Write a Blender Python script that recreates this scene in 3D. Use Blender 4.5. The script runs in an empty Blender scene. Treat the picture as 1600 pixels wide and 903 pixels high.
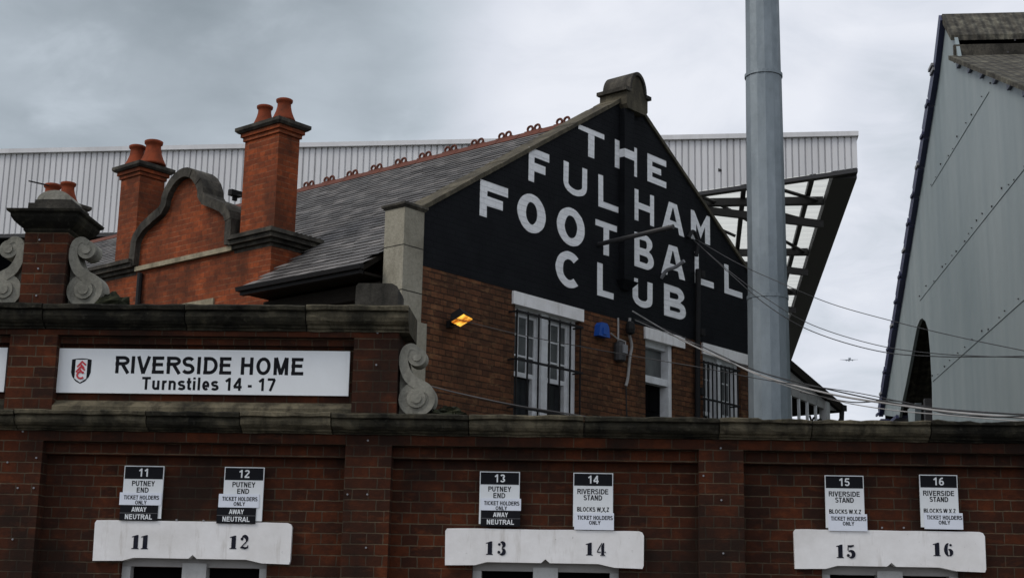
import bpy, math, random
from mathutils import Vector, Matrix, noise
random.seed(7)
R = math.radians
scn = bpy.context.scene
col = scn.collection

# ------------------------------------------------------------------ camera
FPX, PITCH, ROLL, EYE = 2300.0, math.atan(507 / 2300.0), 0.0195, 1.65
_f = Vector((0, math.cos(PITCH), math.sin(PITCH)))
_u = Vector((0, -math.sin(PITCH), math.cos(PITCH)))
_r = Vector((1, 0, 0))
CR = _r * math.cos(ROLL) + _u * math.sin(ROLL)
CU = _u * math.cos(ROLL) - _r * math.sin(ROLL)
CO = Vector((0, 0, EYE))
cam_d = bpy.data.cameras.new('camera')
cam = bpy.data.objects.new('camera', cam_d)
col.objects.link(cam)
cam_d.sensor_width = 36
cam_d.lens = 36 * FPX / 1600
cam_d.clip_start, cam_d.clip_end = 0.1, 9000
cam.matrix_world = Matrix(((CR.x, CU.x, -_f.x, CO.x), (CR.y, CU.y, -_f.y, CO.y), (CR.z, CU.z, -_f.z, CO.z), (0, 0, 0, 1)))
scn.camera = cam

# ------------------------------------------------------------------ light and sky
SUN_EL, SUN_AZ = R(46), R(248)          # compass azimuth the light comes from: behind the camera, to the left
sun_d = bpy.data.lights.new('sun', 'SUN')
sun_d.energy, sun_d.angle, sun_d.color = 1.5, R(20), (1.0, .95, .88)
sun = bpy.data.objects.new('sun', sun_d)
col.objects.link(sun)
sd = Vector((math.sin(SUN_AZ) * math.cos(SUN_EL), math.cos(SUN_AZ) * math.cos(SUN_EL), math.sin(SUN_EL)))
sun.rotation_euler = sd.to_track_quat('Z', 'Y').to_euler()
scn.view_settings.view_transform = 'Standard'
scn.view_settings.look = 'None'
scn.view_settings.exposure = 0.0
scn.view_settings.gamma = 1.0

def pray(x, y):
    return _f + CR * ((x - 800) / FPX) - CU * ((y - 451.5) / FPX)

W = bpy.data.worlds.new('World')
scn.world = W
W.use_nodes = True
nt = W.node_tree
nt.nodes.clear()
def wn(t, **k):
    n = nt.nodes.new(t)
    for a, b in k.items(): setattr(n, a, b)
    return n
def wl(a, b): nt.links.new(a, b)
def wmath(op, a, b=None, c=None):
    n = wn('ShaderNodeMath', operation=op)
    for i, v in enumerate((a, b, c)):
        if v is None: continue
        if isinstance(v, (int, float)): n.inputs[i].default_value = v
        else: wl(v, n.inputs[i])
    return n.outputs[0]
w_out = wn('ShaderNodeOutputWorld'); w_bg = wn('ShaderNodeBackground')
w_bg.inputs['Strength'].default_value = 0.1
sky = wn('ShaderNodeTexSky', sky_type='NISHITA', sun_disc=False)
sky.sun_elevation, sky.sun_rotation = SUN_EL, SUN_AZ
sky.air_density, sky.dust_density = 1.0, 2.0
tc = wn('ShaderNodeTexCoord')
sep = wn('ShaderNodeSeparateXYZ'); wl(tc.outputs['Generated'], sep.inputs[0])
den = wmath('ADD', wmath('MAXIMUM', sep.outputs[2], 0.0), 0.22)
comb = wn('ShaderNodeCombineXYZ')
wl(wmath('DIVIDE', sep.outputs[0], den), comb.inputs[0]); wl(wmath('DIVIDE', sep.outputs[1], den), comb.inputs[1])
def wnoise(scale, det, rough, dist, off):
    mp = wn('ShaderNodeMapping'); mp.inputs['Location'].default_value = off
    wl(comb.outputs[0], mp.inputs[0])
    n = wn('ShaderNodeTexNoise'); wl(mp.outputs[0], n.inputs['Vector'])
    n.inputs['Scale'].default_value = scale; n.inputs['Detail'].default_value = det
    n.inputs['Roughness'].default_value = rough; n.inputs['Distortion'].default_value = dist
    return n.outputs[0]
big = wnoise(1.7, 3, .5, .4, (3.1, 1.7, 0)); fine = wnoise(5.0, 6, .55, .6, (8.3, 2.2, 0))
def blob(x, y, rad_px, amt):            # one cloud bank, at its own bearing in the sky
    d = pray(x, y).normalized()
    dp = wn('ShaderNodeVectorMath', operation='DOT_PRODUCT')
    nz = wn('ShaderNodeVectorMath', operation='NORMALIZE'); wl(tc.outputs['Generated'], nz.inputs[0])
    wl(nz.outputs[0], dp.inputs[0]); dp.inputs[1].default_value = d
    mr = wn('ShaderNodeMapRange', interpolation_type='SMOOTHSTEP')
    wl(wmath('ADD', dp.outputs['Value'], wmath('MULTIPLY', wmath('SUBTRACT', fine, .5), .35 * (1 - math.cos(rad_px / FPX)) * 4)), mr.inputs[0])
    mr.inputs[1].default_value = math.cos(rad_px / FPX); mr.inputs[2].default_value = 1.0
    mr.inputs[3].default_value = 0; mr.inputs[4].default_value = amt
    return mr.outputs[0]
v = wmath('ADD', wmath('MULTIPLY', big, .45), wmath('MULTIPLY', fine, .62))
wisp = wnoise(11.0, 5, .55, .3, (2.3, 5.1, 0))
v = wmath('ADD', v, wmath('MULTIPLY', wmath('SUBTRACT', wisp, .5), .15))
v = wmath('ADD', v, 0.20)
for b in ((230, 0, 560, -.36), (60, 130, 420, -.06), (520, 20, 330, -.16), (640, 60, 230, -.08), (1400, 165, 120, -.20), (1330, 400, 200, -.04),
          (620, 150, 240, .10), (1080, 120, 420, .16), (1560, 60, 260, .10), (1290, 480, 200, .08), (420, 130, 170, .06), (90, 60, 160, .05)):
    v = wmath('ADD', v, blob(*b))
rmp = wn('ShaderNodeValToRGB'); wl(v, rmp.inputs[0])
e = rmp.color_ramp.elements
e[0].position, e[0].color = 0.12, (.195, .235, .265, 1)
e[1].position, e[1].color = 1.0, (.86, .885, .955, 1)
m_ = e.new(.5); m_.color = (.50, .56, .62, 1); m_ = e.new(.78); m_.color = (.74, .775, .855, 1)
sc = wn('ShaderNodeVectorMath', operation='SCALE'); wl(rmp.outputs[0], sc.inputs[0]); dps = wn('ShaderNodeVectorMath', operation='DOT_PRODUCT'); wl(tc.outputs['Generated'], dps.inputs[0])
dps.inputs[1].default_value = Vector((-.15, -.75, .64)).normalized()      # extra sky brightness added behind the camera, unseen, to light wall and gable
mrs = wn('ShaderNodeMapRange', interpolation_type='SMOOTHSTEP'); wl(dps.outputs['Value'], mrs.inputs[0])
mrs.inputs[1].default_value = -.1; mrs.inputs[2].default_value = 1.0; mrs.inputs[3].default_value = 10.0; mrs.inputs[4].default_value = 12.8
wl(mrs.outputs[0], sc.inputs['Scale'])
mx = wn('ShaderNodeMix', data_type='RGBA'); mx.inputs[0].default_value = .94
wl(sky.outputs[0], mx.inputs[6]); wl(sc.outputs[0], mx.inputs[7])
wl(mx.outputs[2], w_bg.inputs[0]); wl(w_bg.outputs[0], w_out.inputs[0])

# ------------------------------------------------------------------ helpers
def hit(x, y, p0, n):
    d = pray(x, y)
    return CO + d * ((Vector(p0) - CO).dot(n) / d.dot(n))
def at(x, y, Y):
    d = pray(x, y)
    return CO + d * (Y / d.y)

class MB:
    """collects shapes, builds ONE mesh object"""
    def __init__(s): s.v = []; s.f = []
    def add(s, vs, fs):
        o = len(s.v); s.v += [tuple(p) for p in vs]; s.f += [tuple(i + o for i in f) for f in fs]; return s
    def box(s, x0, x1, y0, y1, z0, z1):
        return s.add([(x0, y0, z0), (x1, y0, z0), (x1, y1, z0), (x0, y1, z0), (x0, y0, z1), (x1, y0, z1), (x1, y1, z1), (x0, y1, z1)],
                     [(0, 3, 2, 1), (4, 5, 6, 7), (0, 1, 5, 4), (1, 2, 6, 5), (2, 3, 7, 6), (3, 0, 4, 7)])
    def frustum(s, a, b, z0, z1):       # a, b = (x0,x1,y0,y1) at z0 and z1
        return s.add([(a[0], a[2], z0), (a[1], a[2], z0), (a[1], a[3], z0), (a[0], a[3], z0), (b[0], b[2], z1), (b[1], b[2], z1), (b[1], b[3], z1), (b[0], b[3], z1)],
                     [(0, 3, 2, 1), (4, 5, 6, 7), (0, 1, 5, 4), (1, 2, 6, 5), (2, 3, 7, 6), (3, 0, 4, 7)])
    def prism(s, poly, a0, a1, axis='y'):
        """poly in (x,z) extruded along y, or in (y,z) extruded along x, or (x,y) along z"""
        n = len(poly)
        area = sum(poly[i][0] * poly[(i + 1) % n][1] - poly[(i + 1) % n][0] * poly[i][1] for i in range(n))
        if area < 0: poly = poly[::-1]
        mk = {'y': lambda p, a: (p[0], a, p[1]), 'x': lambda p, a: (a, p[0], p[1]), 'z': lambda p, a: (p[0], p[1], a)}[axis]
        vs = [mk(p, a0) for p in poly] + [mk(p, a1) for p in poly]
        fs = [tuple(range(n)), tuple(range(2 * n - 1, n - 1, -1))] + [(i, i + n, (i + 1) % n + n, (i + 1) % n) for i in range(n)]
        if axis != 'y': fs = [f[::-1] for f in fs]
        return s.add(vs, fs)
    def tube(s, pts, r, n=8, cap=True):
        pts = [Vector(p) for p in pts]; k = len(pts)
        rs = r if isinstance(r, (list, tuple)) else [r] * k
        vs = []; up = None
        for i, p in enumerate(pts):
            t = (pts[min(i + 1, k - 1)] - pts[max(i - 1, 0)]).normalized()
            if up is None: up = Vector((0, 0, 1)) if abs(t.z) < .9 else Vector((1, 0, 0))
            a = t.cross(up).normalized(); up = a.cross(t).normalized()
            for j in range(n):
                q = 2 * math.pi * j / n
                vs.append(p + a * math.cos(q) * rs[i] + up * math.sin(q) * rs[i])
        fs = [(i * n + j, i * n + (j + 1) % n, (i + 1) * n + (j + 1) % n, (i + 1) * n + j) for i in range(k - 1) for j in range(n)]
        if cap: fs += [tuple(range(n - 1, -1, -1)), tuple(range((k - 1) * n, k * n))]
        return s.add(vs, fs)
    def lathe(s, prof, c, n=16):        # prof = [(r,z)]
        vs = [(c[0] + r * math.cos(2 * math.pi * j / n), c[1] + r * math.sin(2 * math.pi * j / n), c[2] + z) for r, z in prof for j in range(n)]
        k = len(prof)
        fs = [(i * n + j, i * n + (j + 1) % n, (i + 1) * n + (j + 1) % n, (i + 1) * n + j) for i in range(k - 1) for j in range(n)]
        fs += [tuple(range(n - 1, -1, -1)), tuple(range((k - 1) * n, k * n))]
        return s.add(vs, fs)
    def disc(s, cx, cz, r, y0, y1, n=24, rz=None):
        return s.prism([(cx + r * math.cos(2 * math.pi * i / n), cz + (rz or r) * math.sin(2 * math.pi * i / n)) for i in range(n)], y0, y1)
    def strip(s, pts, ws, y0, y1):      # flat band of varying width along (x,z) points
        L = []; Rr = []
        for i, p in enumerate(pts):
            a = Vector(pts[max(i - 1, 0)]); b = Vector(pts[min(i + 1, len(pts) - 1)])
            t = (b - a).normalized(); nn = Vector((-t.y, t.x)); w = ws[i] if isinstance(ws, (list, tuple)) else ws
            L.append((p[0] + nn.x * w / 2, p[1] + nn.y * w / 2)); Rr.append((p[0] - nn.x * w / 2, p[1] - nn.y * w / 2))
        for i in range(len(pts) - 1):
            pass
        return s.prism(L + Rr[::-1], y0, y1)
    def band(s, pts, ws, y0, y1):        # like strip, but as clean quads along the run
        k = len(pts); F = []; o = len(s.v)
        for i, p in enumerate(pts):
            a = Vector(pts[max(i - 1, 0)]); b = Vector(pts[min(i + 1, k - 1)])
            t = (b - a).normalized(); w_ = ws[i] if isinstance(ws, (list, tuple)) else ws
            for sg in (1, -1):
                q = (p[0] - t.y * sg * w_ / 2, p[1] + t.x * sg * w_ / 2)
                s.v += [(q[0], y0, q[1]), (q[0], y1, q[1])]
        for i in range(k - 1):
            a = o + 4 * i; b = a + 4
            F += [(a, a + 2, b + 2, b), (a + 1, b + 1, b + 3, a + 3), (a, b, b + 1, a + 1), (a + 2, a + 3, b + 3, b + 2)]
        F += [(o, o + 1, o + 3, o + 2), (o + 4 * k - 4, o + 4 * k - 2, o + 4 * k - 1, o + 4 * k - 3)]
        s.f += F; return s
    def build(s, name, m, parent=None, smooth=False):
        me = bpy.data.meshes.new(name)
        me.from_pydata(s.v, [], s.f); me.validate(); me.update()
        uv = me.uv_layers.new(name='UVMap').data
        for p in me.polygons:
            nx, ny, nz = p.normal
            h = math.hypot(nx, ny)
            for li in p.loop_indices:
                q = me.vertices[me.loops[li].vertex_index].co
                if h < .5: uv[li].uv = (q.x, q.y)
                elif abs(nx) < .35: uv[li].uv = (q.x, q.z)
                elif abs(ny) < .35: uv[li].uv = (q.y, q.z)
                else: uv[li].uv = ((-ny * q.x + nx * q.y) / h, q.z)
            p.use_smooth = smooth
        me.materials.append(m)
        o = bpy.data.objects.new(name, me); col.objects.link(o)
        if parent: o.parent = parent
        return o

def empty(name, loc, rz=0):
    o = bpy.data.objects.new(name, None); col.objects.link(o)
    o.location = loc; o.rotation_euler = (0, 0, rz); o.empty_display_size = .2
    return o
def tag(o, label=None, cat=None, group=None, kind=None):
    for k, v_ in (('label', label), ('category', cat), ('group', group), ('kind', kind)):
        if v_: o[k] = v_
    return o
def crom(pts, k=8):                     # smooth path through points
    P = [Vector(p) for p in pts]; P = [P[0] * 2 - P[1]] + P + [P[-1] * 2 - P[-2]]; out = []
    for i in range(1, len(P) - 2):
        for j in range(k):
            t = j / k; a, b, c, d = P[i - 1:i + 3]
            out.append(.5 * ((2 * b) + (c - a) * t + (2 * a - 5 * b + 4 * c - d) * t * t + (3 * b - a - 3 * c + d) * t ** 3))
    out.append(P[-2]); return out

# text and flat shapes -> faces in (x,z), set into a MB
def curve_faces(cu):
    ob = bpy.data.objects.new('tmp_shape', cu); col.objects.link(ob)
    bpy.context.view_layer.update()
    dg = bpy.context.evaluated_depsgraph_get(); ev = ob.evaluated_get(dg); me = ev.to_mesh()
    vs = [tuple(q.co) for q in me.vertices]; fs = [tuple(p.vertices) for p in me.polygons]
    ev.to_mesh_clear(); bpy.data.objects.remove(ob); bpy.data.curves.remove(cu)
    return vs, fs
def A_(cx, cz, rx, rz, a0, a1, n=10): return [(cx + rx * math.cos(R(a0 + (a1 - a0) * i / n)), cz + rz * math.sin(R(a0 + (a1 - a0) * i / n))) for i in range(n + 1)]
# a plain grotesque alphabet as centre-line strokes; cap height 1, (advance, strokes)
def letterform(c, t):
    h = t / 2; T, B = 1 - h, h
    if c == 'R': return .72, [[(h + .04, 0), (h + .04, 1)], [(.04, T), (.42, T)] + A_(.42, .73, .22, .27 - h, 90, -90)[1:] + [(.04, .46 + h)], [(.40, .50), (.68, 0)]]
    if c == 'P': return .67, [[(h + .04, 0), (h + .04, 1)], [(.04, T), (.40, T)] + A_(.40, .71, .21, .29 - h, 90, -90)[1:] + [(.04, .42 + h)]]
    if c == 'B': return .70, [[(h + .04, 0), (h + .04, 1)], [(.04, T), (.40, T)] + A_(.40, .745, .19, .255 - h, 90, -90)[1:] + [(.04, .49 + h)], [(.04, .46), (.42, .46)] + A_(.42, .23 + h / 2, .20, .23 - h / 2, 90, -90)[1:] + [(.04, B)]]
    if c == 'D': return .72, [[(h + .04, 0), (h + .04, 1)], [(.04, T), (.34, T)] + A_(.34, .5, .30, .5 - h, 90, -90)[1:] + [(.04, B)]]
    if c == 'I': return .29, [[(.145, 0), (.145, 1)]]
    if c == 'l': return .28, [[(.14, 0), (.14, 1)]]
    if c == 'i': return .28, [[(.14, 0), (.14, .73)], [(.14, .84), (.14, 1)]]
    if c == 'V': return .66, [[(.07, 1), (.33, 0)], [(.59, 1), (.33, 0)]]
    if c == 'W': return .94, [[(.07, 1), (.24, 0)], [(.47, 1), (.24, 0)], [(.47, 1), (.70, 0)], [(.87, 1), (.70, 0)]]
    if c == 'X': return .66, [[(.06, 1), (.60, 0)], [(.60, 1), (.06, 0)]]
    if c == 'Y': return .66, [[(.07, 1), (.33, .44)], [(.59, 1), (.33, .44)], [(.33, .46), (.33, 0)]]
    if c == 'Z': return .61, [[(.05, T), (.56, T)], [(.52, T), (.09, B)], [(.04, B), (.58, B)]]
    if c == 'K': return .72, [[(h + .04, 0), (h + .04, 1)], [(.62, 1), (.16, .40)], [(.30, .58), (.66, 0)]]
    if c == 'A': return .72, [[(.06, 0), (.36, 1)], [(.66, 0), (.36, 1)], [(.18, .29), (.54, .29)]]
    if c == 'E': return .67, [[(h + .05, 0), (h + .05, 1)], [(.05, T), (.61, T)], [(.05, .53), (.57, .53)], [(.05, B), (.63, B)]]
    if c == 'F': return .61, [[(h + .05, 0), (h + .05, 1)], [(.05, T), (.58, T)], [(.05, .50), (.50, .50)]]
    if c == 'L': return .61, [[(h + .05, 0), (h + .05, 1)], [(.05, B), (.57, B)]]
    if c == 'H': return .72, [[(h + .05, 0), (h + .05, 1)], [(.67 - h, 0), (.67 - h, 1)], [(.1, .54), (.6, .54)]]
    if c == 'N': return .72, [[(h + .05, 0), (h + .05, 1)], [(.67 - h, 0), (.67 - h, 1)], [(.05 + h, 1), (.67 - h, 0)]]
    if c == 'M': return .83, [[(h + .05, 0), (h + .05, 1)], [(.78 - h, 0), (.78 - h, 1)], [(.07 + h, 1), (.415, .03)], [(.76 - h, 1), (.415, .03)]]
    if c == 'T': return .61, [[(.02, T), (.59, T)], [(.305, 0), (.305, 1)]]
    if c == 'U': return .72, [[(h + .05, 1), (h + .05, .36)] + A_(.36, .36, .31 - h, .36 - h, 180, 360)[1:] + [(.67 - h, 1)]]
    if c == 'O': return .78, [A_(.39, .5, .36 - h, .51 - h, 90, 452, 26)]
    if c == 'C': return .72, [A_(.38, .5, .34 - h, .51 - h, 42, 318, 20)]
    if c == 'S': return .67, [A_(.335, .735, .26 - h * .5, .27 - h, 22, 180, 9) + A_(.335, .735, .26 - h * .5, .22, 180, 262, 6)[1:] + A_(.335, .265, .28 - h * .5, .25, 82, 0, 6) + A_(.335, .265, .28 - h * .5, .275 - h, 0, -160, 9)[1:]]
    if c == 'u': return .61, [[(h + .05, .73), (h + .05, .24)] + A_(.30, .24, .25 - h, .25 - h, 180, 330, 8)[1:], [(.56 - h, 0), (.56 - h, .73)]]
    if c == 'n': return .61, [[(h + .05, 0), (h + .05, .73)], A_(.31, .49, .25 - h, .25 - h, 150, 0, 8) + [(.56 - h, 0)]]
    if c == 'r': return .40, [[(h + .05, 0), (h + .05, .73)], A_(.32, .44, .27 - h, .30 - h, 170, 75, 6)]
    if c == 's': return .56, [A_(.28, .54, .22 - h * .5, .21 - h, 25, 180, 8) + A_(.28, .54, .22 - h * .5, .16, 180, 262, 5)[1:] + A_(.28, .20, .23 - h * .5, .18, 82, 0, 5) + A_(.28, .20, .23 - h * .5, .21 - h, 0, -160, 8)[1:]]
    if c == 't': return .34, [[(.16, .95), (.16, .16)] + A_(.24, .15, .08, .14 - h, 190, 270, 4) + [(.33, B)], [(.02, .73 - h), (.32, .73 - h)]]
    if c == 'e': return .56, [[(.06, .34), (.50, .34)], A_(.28, .37, .25 - h, .38 - h, -5, 312, 18)]
    if c == '1': return .56, [[(.32, 0), (.32, 1)], [(.32, .92), (.08, .70)]]
    if c == '2': return .56, [A_(.28, .72, .24 - h * .6, .28 - h, 165, -35, 12) + [(.08, B + .02)], [(.04, B), (.53, B)]]
    if c == '3': return .56, [A_(.27, .74, .22 - h * .5, .26 - h, 160, -80, 12), A_(.27, .27, .24 - h * .5, .275 - h, 85, -160, 12)]
    if c == '4': return .56, [[(.40, 0), (.40, 1)], [(.40, .97), (.05, .30)], [(.02, .28), (.55, .28)]]
    if c == '5': return .56, [[(.12, T), (.50, T)], [(.15, T), (.09, .50)], A_(.27, .32, .25 - h * .6, .33 - h, 125, -155, 14)]
    if c == '6': return .56, [A_(.29, .31, .24 - h * .6, .32 - h, 90, 450, 18), A_(.38, .45, .33 - h * .6, .55 - h, 75, 190, 9)]
    if c == '7': return .56, [[(.04, T), (.52, T)], [(.50, T), (.22, 0)]]
    if c == '-': return .34, [[(.04, .36), (.30, .36)]]
    if c == ',': return .28, [[(.15, .13), (.08, -.16)]]
    return .28, []
def text(mb, s, x0, x1, z0, z1, y, t=.18):
    """lettering fitted into the box x0..x1, z0..z1, its face a little in front of y"""
    adv = 0; st = []
    for c in s:
        w_, L = letterform(c, t)
        for P in L: st.append([(a + adv, b) for a, b in P])
        adv += w_ + .035
    kx = (x1 - x0) / (adv - .035); kz = z1 - z0; n = 0
    for P in st:
        n += 1; k = kx / kz
        dx = P[-1][0] - P[0][0]
        mb.band([(x0 + a * kx, z0 + b * kz) for a, b in P], t * kz * (.5 + .5 * min(1, k * 1.0)), y - .0007 - .00012 * (n % 6), y + .0004)
def shape(mb, polys, fn):
    """outline with holes (even-odd); fn maps (x,z,front?) to a point"""
    cu = bpy.data.curves.new('tmp_glyph', 'CURVE'); cu.dimensions = '2D'; cu.fill_mode = 'BOTH'; cu.extrude = .01
    for P in polys:
        sp = cu.splines.new('POLY'); sp.points.add(len(P) - 1); sp.use_cyclic_u = True
        for i, p in enumerate(P): sp.points[i].co = (p[0], p[1], 0, 1)
    vs, fs = curve_faces(cu)
    mb.add([fn(q[0], q[1], q[2] > 0) for q in vs], fs)

# ------------------------------------------------------------------ materials
class NT:
    def __init__(s, name):
        s.m = bpy.data.materials.new(name); s.m.use_nodes = True; s.t = s.m.node_tree
        s.b = s.t.nodes['Principled BSDF']; s.o = s.t.nodes['Material Output']
        s.tc = s.n('ShaderNodeTexCoord')
    def n(s, t, **k):
        x = s.t.nodes.new(t)
        for a, b in k.items(): setattr(x, a, b)
        return x
    def l(s, a, b): s.t.links.new(a, b)
    def noise(s, scale, det=4, rough=.55, vec='Object', stretch=(1, 1, 1), dist=0):
        mp = s.n('ShaderNodeMapping'); s.l(s.tc.outputs[vec], mp.inputs[0]); mp.inputs['Scale'].default_value = stretch
        x = s.n('ShaderNodeTexNoise'); s.l(mp.outputs[0], x.inputs['Vector'])
        x.inputs['Scale'].default_value = scale; x.inputs['Detail'].default_value = det; x.inputs['Roughness'].default_value = rough; x.inputs['Distortion'].default_value = dist
        return x.outputs[0]
    def ramp(s, fac, *st):
        r = s.n('ShaderNodeValToRGB'); s.l(fac, r.inputs[0]); e = r.color_ramp.elements
        for i, (p, c) in enumerate(st):
            q = e[i] if i < 2 else e.new(p)
            q.position = p; q.color = (*c, 1) if isinstance(c, tuple) else (c, c, c, 1)
        return r.outputs[0]
    def mix(s, fac, a, b, mode='MIX'):
        x = s.n('ShaderNodeMix', data_type='RGBA', blend_type=mode)
        for i, q in ((0, fac), (6, a), (7, b)):
            if isinstance(q, (int, float)): x.inputs[i].default_value = q if i == 0 else (q, q, q, 1)
            elif isinstance(q, tuple): x.inputs[i].default_value = (*q, 1)
            else: s.l(q, x.inputs[i])
        return x.outputs[2]
    def bump(s, h, st=.5, d=.01, prev=None):
        x = s.n('ShaderNodeBump'); x.inputs['Strength'].default_value = st; x.inputs['Distance'].default_value = d
        s.l(h, x.inputs['Height'])
        if prev: s.l(prev, x.inputs['Normal'])
        return x.outputs[0]
    def done(s, c, rough=.8, nrm=None, spec=.3, metal=0):
        if isinstance(c, tuple): s.b.inputs['Base Color'].default_value = (*c, 1)
        else: s.l(c, s.b.inputs['Base Color'])
        if isinstance(rough, (int, float)): s.b.inputs['Roughness'].default_value = rough
        else: s.l(rough, s.b.inputs['Roughness'])
        s.b.inputs['Specular IOR Level'].default_value = spec; s.b.inputs['Metallic'].default_value = metal
        if nrm: s.l(nrm, s.b.inputs['Normal'])
        return s.m

def brick_mat(name, c1, c2, mortar, dirt, dirt_amt=.5, bw=.225, rh=.075, ms=.009, paint=None, off=(0, 0), mo=1.0, hl=None, mott=None):
    t = NT(name)
    wob = t.noise(14, 2, .5, 'UV')
    mp = t.n('ShaderNodeMapping'); mp.inputs['Location'].default_value = (off[0], off[1], 0)
    wv = t.n('ShaderNodeVectorMath', operation='MULTIPLY_ADD')
    cmb = t.n('ShaderNodeCombineXYZ'); t.l(wob, cmb.inputs[0]); t.l(t.noise(11, 2, .5, 'UV', (1.3, .9, 1)), cmb.inputs[1])
    t.l(cmb.outputs[0], wv.inputs[0]); wv.inputs[1].default_value = (.012, .008, 0); t.l(t.tc.outputs['UV'], wv.inputs[2])
    t.l(wv.outputs[0], mp.inputs[0])
    b = t.n('ShaderNodeTexBrick'); t.l(mp.outputs[0], b.inputs['Vector'])
    b.offset = .5; b.squash = .5; b.squash_frequency = 2
    b.inputs['Scale'].default_value = 1; b.inputs['Brick Width'].default_value = bw; b.inputs['Row Height'].default_value = rh
    b.inputs['Mortar Size'].default_value = ms / 2; b.inputs['Mortar Smooth'].default_value = .25; b.inputs['Bias'].default_value = -.1
    b.inputs['Color1'].default_value = (*c1, 1); b.inputs['Color2'].default_value = (*c2, 1); b.inputs['Mortar'].default_value = (*mortar, 1)
    if hl:                              # bed joints read stronger than the perpends
        sx = t.n('ShaderNodeSeparateXYZ'); t.l(mp.outputs[0], sx.inputs[0])
        md = t.n('ShaderNodeMath', operation='PINGPONG'); t.l(sx.outputs[1], md.inputs[0]); md.inputs[1].default_value = rh / 2
        lt = t.n('ShaderNodeMath', operation='LESS_THAN'); t.l(md.outputs[0], lt.inputs[0]); lt.inputs[1].default_value = hl[1]
        fk = t.n('ShaderNodeMath', operation='MULTIPLY'); t.l(lt.outputs[0], fk.inputs[0]); t.l(t.ramp(t.noise(5, 4, .65), (.34, .05), (.66, .9)), fk.inputs[1])
        bcol = t.mix(fk.outputs[0], b.outputs['Color'], hl[0])
    else: bcol = b.outputs['Color']
    blot = t.ramp(t.noise(1.6, 5, .62, 'Object', (1, 1, .8)), (.40, 0.), (.62, 1.))
    c = t.mix(t.ramp(t.noise(22, 4, .6), (.35, 0.), (.75, .45)), bcol, dirt)
    if mott: c = t.mix(t.ramp(t.noise(9, 5, .7, 'UV', (.6, 1.4, 1)), (.52, 0.), (.72, .75)), c, mott)
    fm = t.n('ShaderNodeMath', operation='MULTIPLY'); t.l(blot, fm.inputs[0]); fm.inputs[1].default_value = dirt_amt
    c = t.mix(fm.outputs[0], c, dirt)
    inv = t.n('ShaderNodeMath', operation='SUBTRACT'); inv.inputs[0].default_value = 1; t.l(b.outputs['Fac'], inv.inputs[1])
    h = t.n('ShaderNodeMath', operation='MULTIPLY_ADD'); t.l(t.noise(60, 4, .6), h.inputs[0]); h.inputs[1].default_value = .35; t.l(inv.outputs[0], h.inputs[2])
    nb = t.bump(h.outputs[0], .8 * mo, .012)
    if paint:
        pc = t.mix(t.ramp(t.noise(3, 5, .6), (.3, 0.), (.75, 1.)), paint[0], paint[1])
        if len(paint) > 2:              # flecks of brick where the paint has worn
            pc = t.mix(t.ramp(t.noise(26, 5, .7), (.68, 0.), (.76, .7)), pc, paint[2])
        return t.done(pc, .8, nb, .1)
    return t.done(c, .9, nb, .15)

M_front = brick_mat('street_wall_brick', (.085, .0215, .0075), (.030, .0115, .0070), (.085, .062, .040), (.012, .0085, .0065), .8, hl=((.16, .115, .070), .0042), mott=(.125, .034, .012))
M_gable = brick_mat('cottage_brick', (.165, .066, .030), (.060, .026, .015), (.045, .030, .020), (.030, .018, .011), .55, hl=((.018, .012, .009), .0085), mo=1.6, mott=(.24, .13, .06))
M_red = brick_mat('bright_red_brick', (.31, .070, .022), (.17, .040, .016), (.17, .064, .034), (.040, .018, .011), .68, mott=(.060, .024, .014), ms=.006, hl=((.42, .20, .11), .0050), mo=1.3)
M_black = brick_mat('black_painted_brick', (0, 0, 0), (0, 0, 0), (0, 0, 0), (0, 0, 0), 0, paint=((.0055, .006, .0075), (.011, .012, .014), (.045, .045, .047)), mo=1.2)
M_letter = brick_mat('white_painted_brick', (0, 0, 0), (0, 0, 0), (0, 0, 0), (0, 0, 0), 0, paint=((.84, .84, .84), (.70, .70, .71), (.25, .25, .25)), mo=1.4)

def stone_mat(name, lo, mid, hi, sc=3.0, streak=(1, 1, .5), rough=.92, bumpd=.012, cr=(.32, .72)):
    t = NT(name)
    a = t.noise(sc, 7, .65, 'Object', streak, .5)
    c = t.ramp(a, (cr[0], lo), (cr[1], hi), ((cr[0] + cr[1]) / 2, mid))
    c = t.mix(t.ramp(t.noise(30, 3, .6), (.4, 0.), (.7, .45)), c, lo)
    nb = t.bump(t.noise(45, 6, .7), .7, bumpd)
    return t.done(c, rough, nb, .15)
def cope_mat():
    t = NT('weathered_coping_stone'); oi = t.n('ShaderNodeObjectInfo')
    a = t.n('ShaderNodeMath', operation='MULTIPLY_ADD'); t.l(oi.outputs['Random'], a.inputs[0]); a.inputs[1].default_value = .30
    t.l(t.noise(3.4, 7, .66, 'Object', (1, 1, .9), .5), a.inputs[2])
    c = t.ramp(a.outputs[0], (.48, (.010, .0095, .0075)), (.90, (.150, .128, .085)), (.66, (.040, .036, .025)))
    c = t.mix(t.ramp(t.noise(9, 5, .7, 'Object', (1, 1, .25)), (.48, 0.), (.68, .75)), c, (.013, .012, .010))
    c = t.mix(t.ramp(t.noise(28, 4, .65), (.58, 0.), (.75, .4)), c, (.10, .094, .074))
    return t.done(c, .92, t.bump(t.noise(45, 6, .7), .8, .014), .12)
M_cope = cope_mat()
M_stone = stone_mat('pale_grey_stone', (.13, .125, .105), (.25, .24, .20), (.34, .325, .275), 5)
M_pier = stone_mat('buff_stone', (.16, .145, .11), (.28, .26, .205), (.36, .335, .27), 2.2)
M_cap = stone_mat('dark_lichen_stone', (.018, .017, .014), (.055, .05, .042), (.12, .108, .085), 5)
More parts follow.
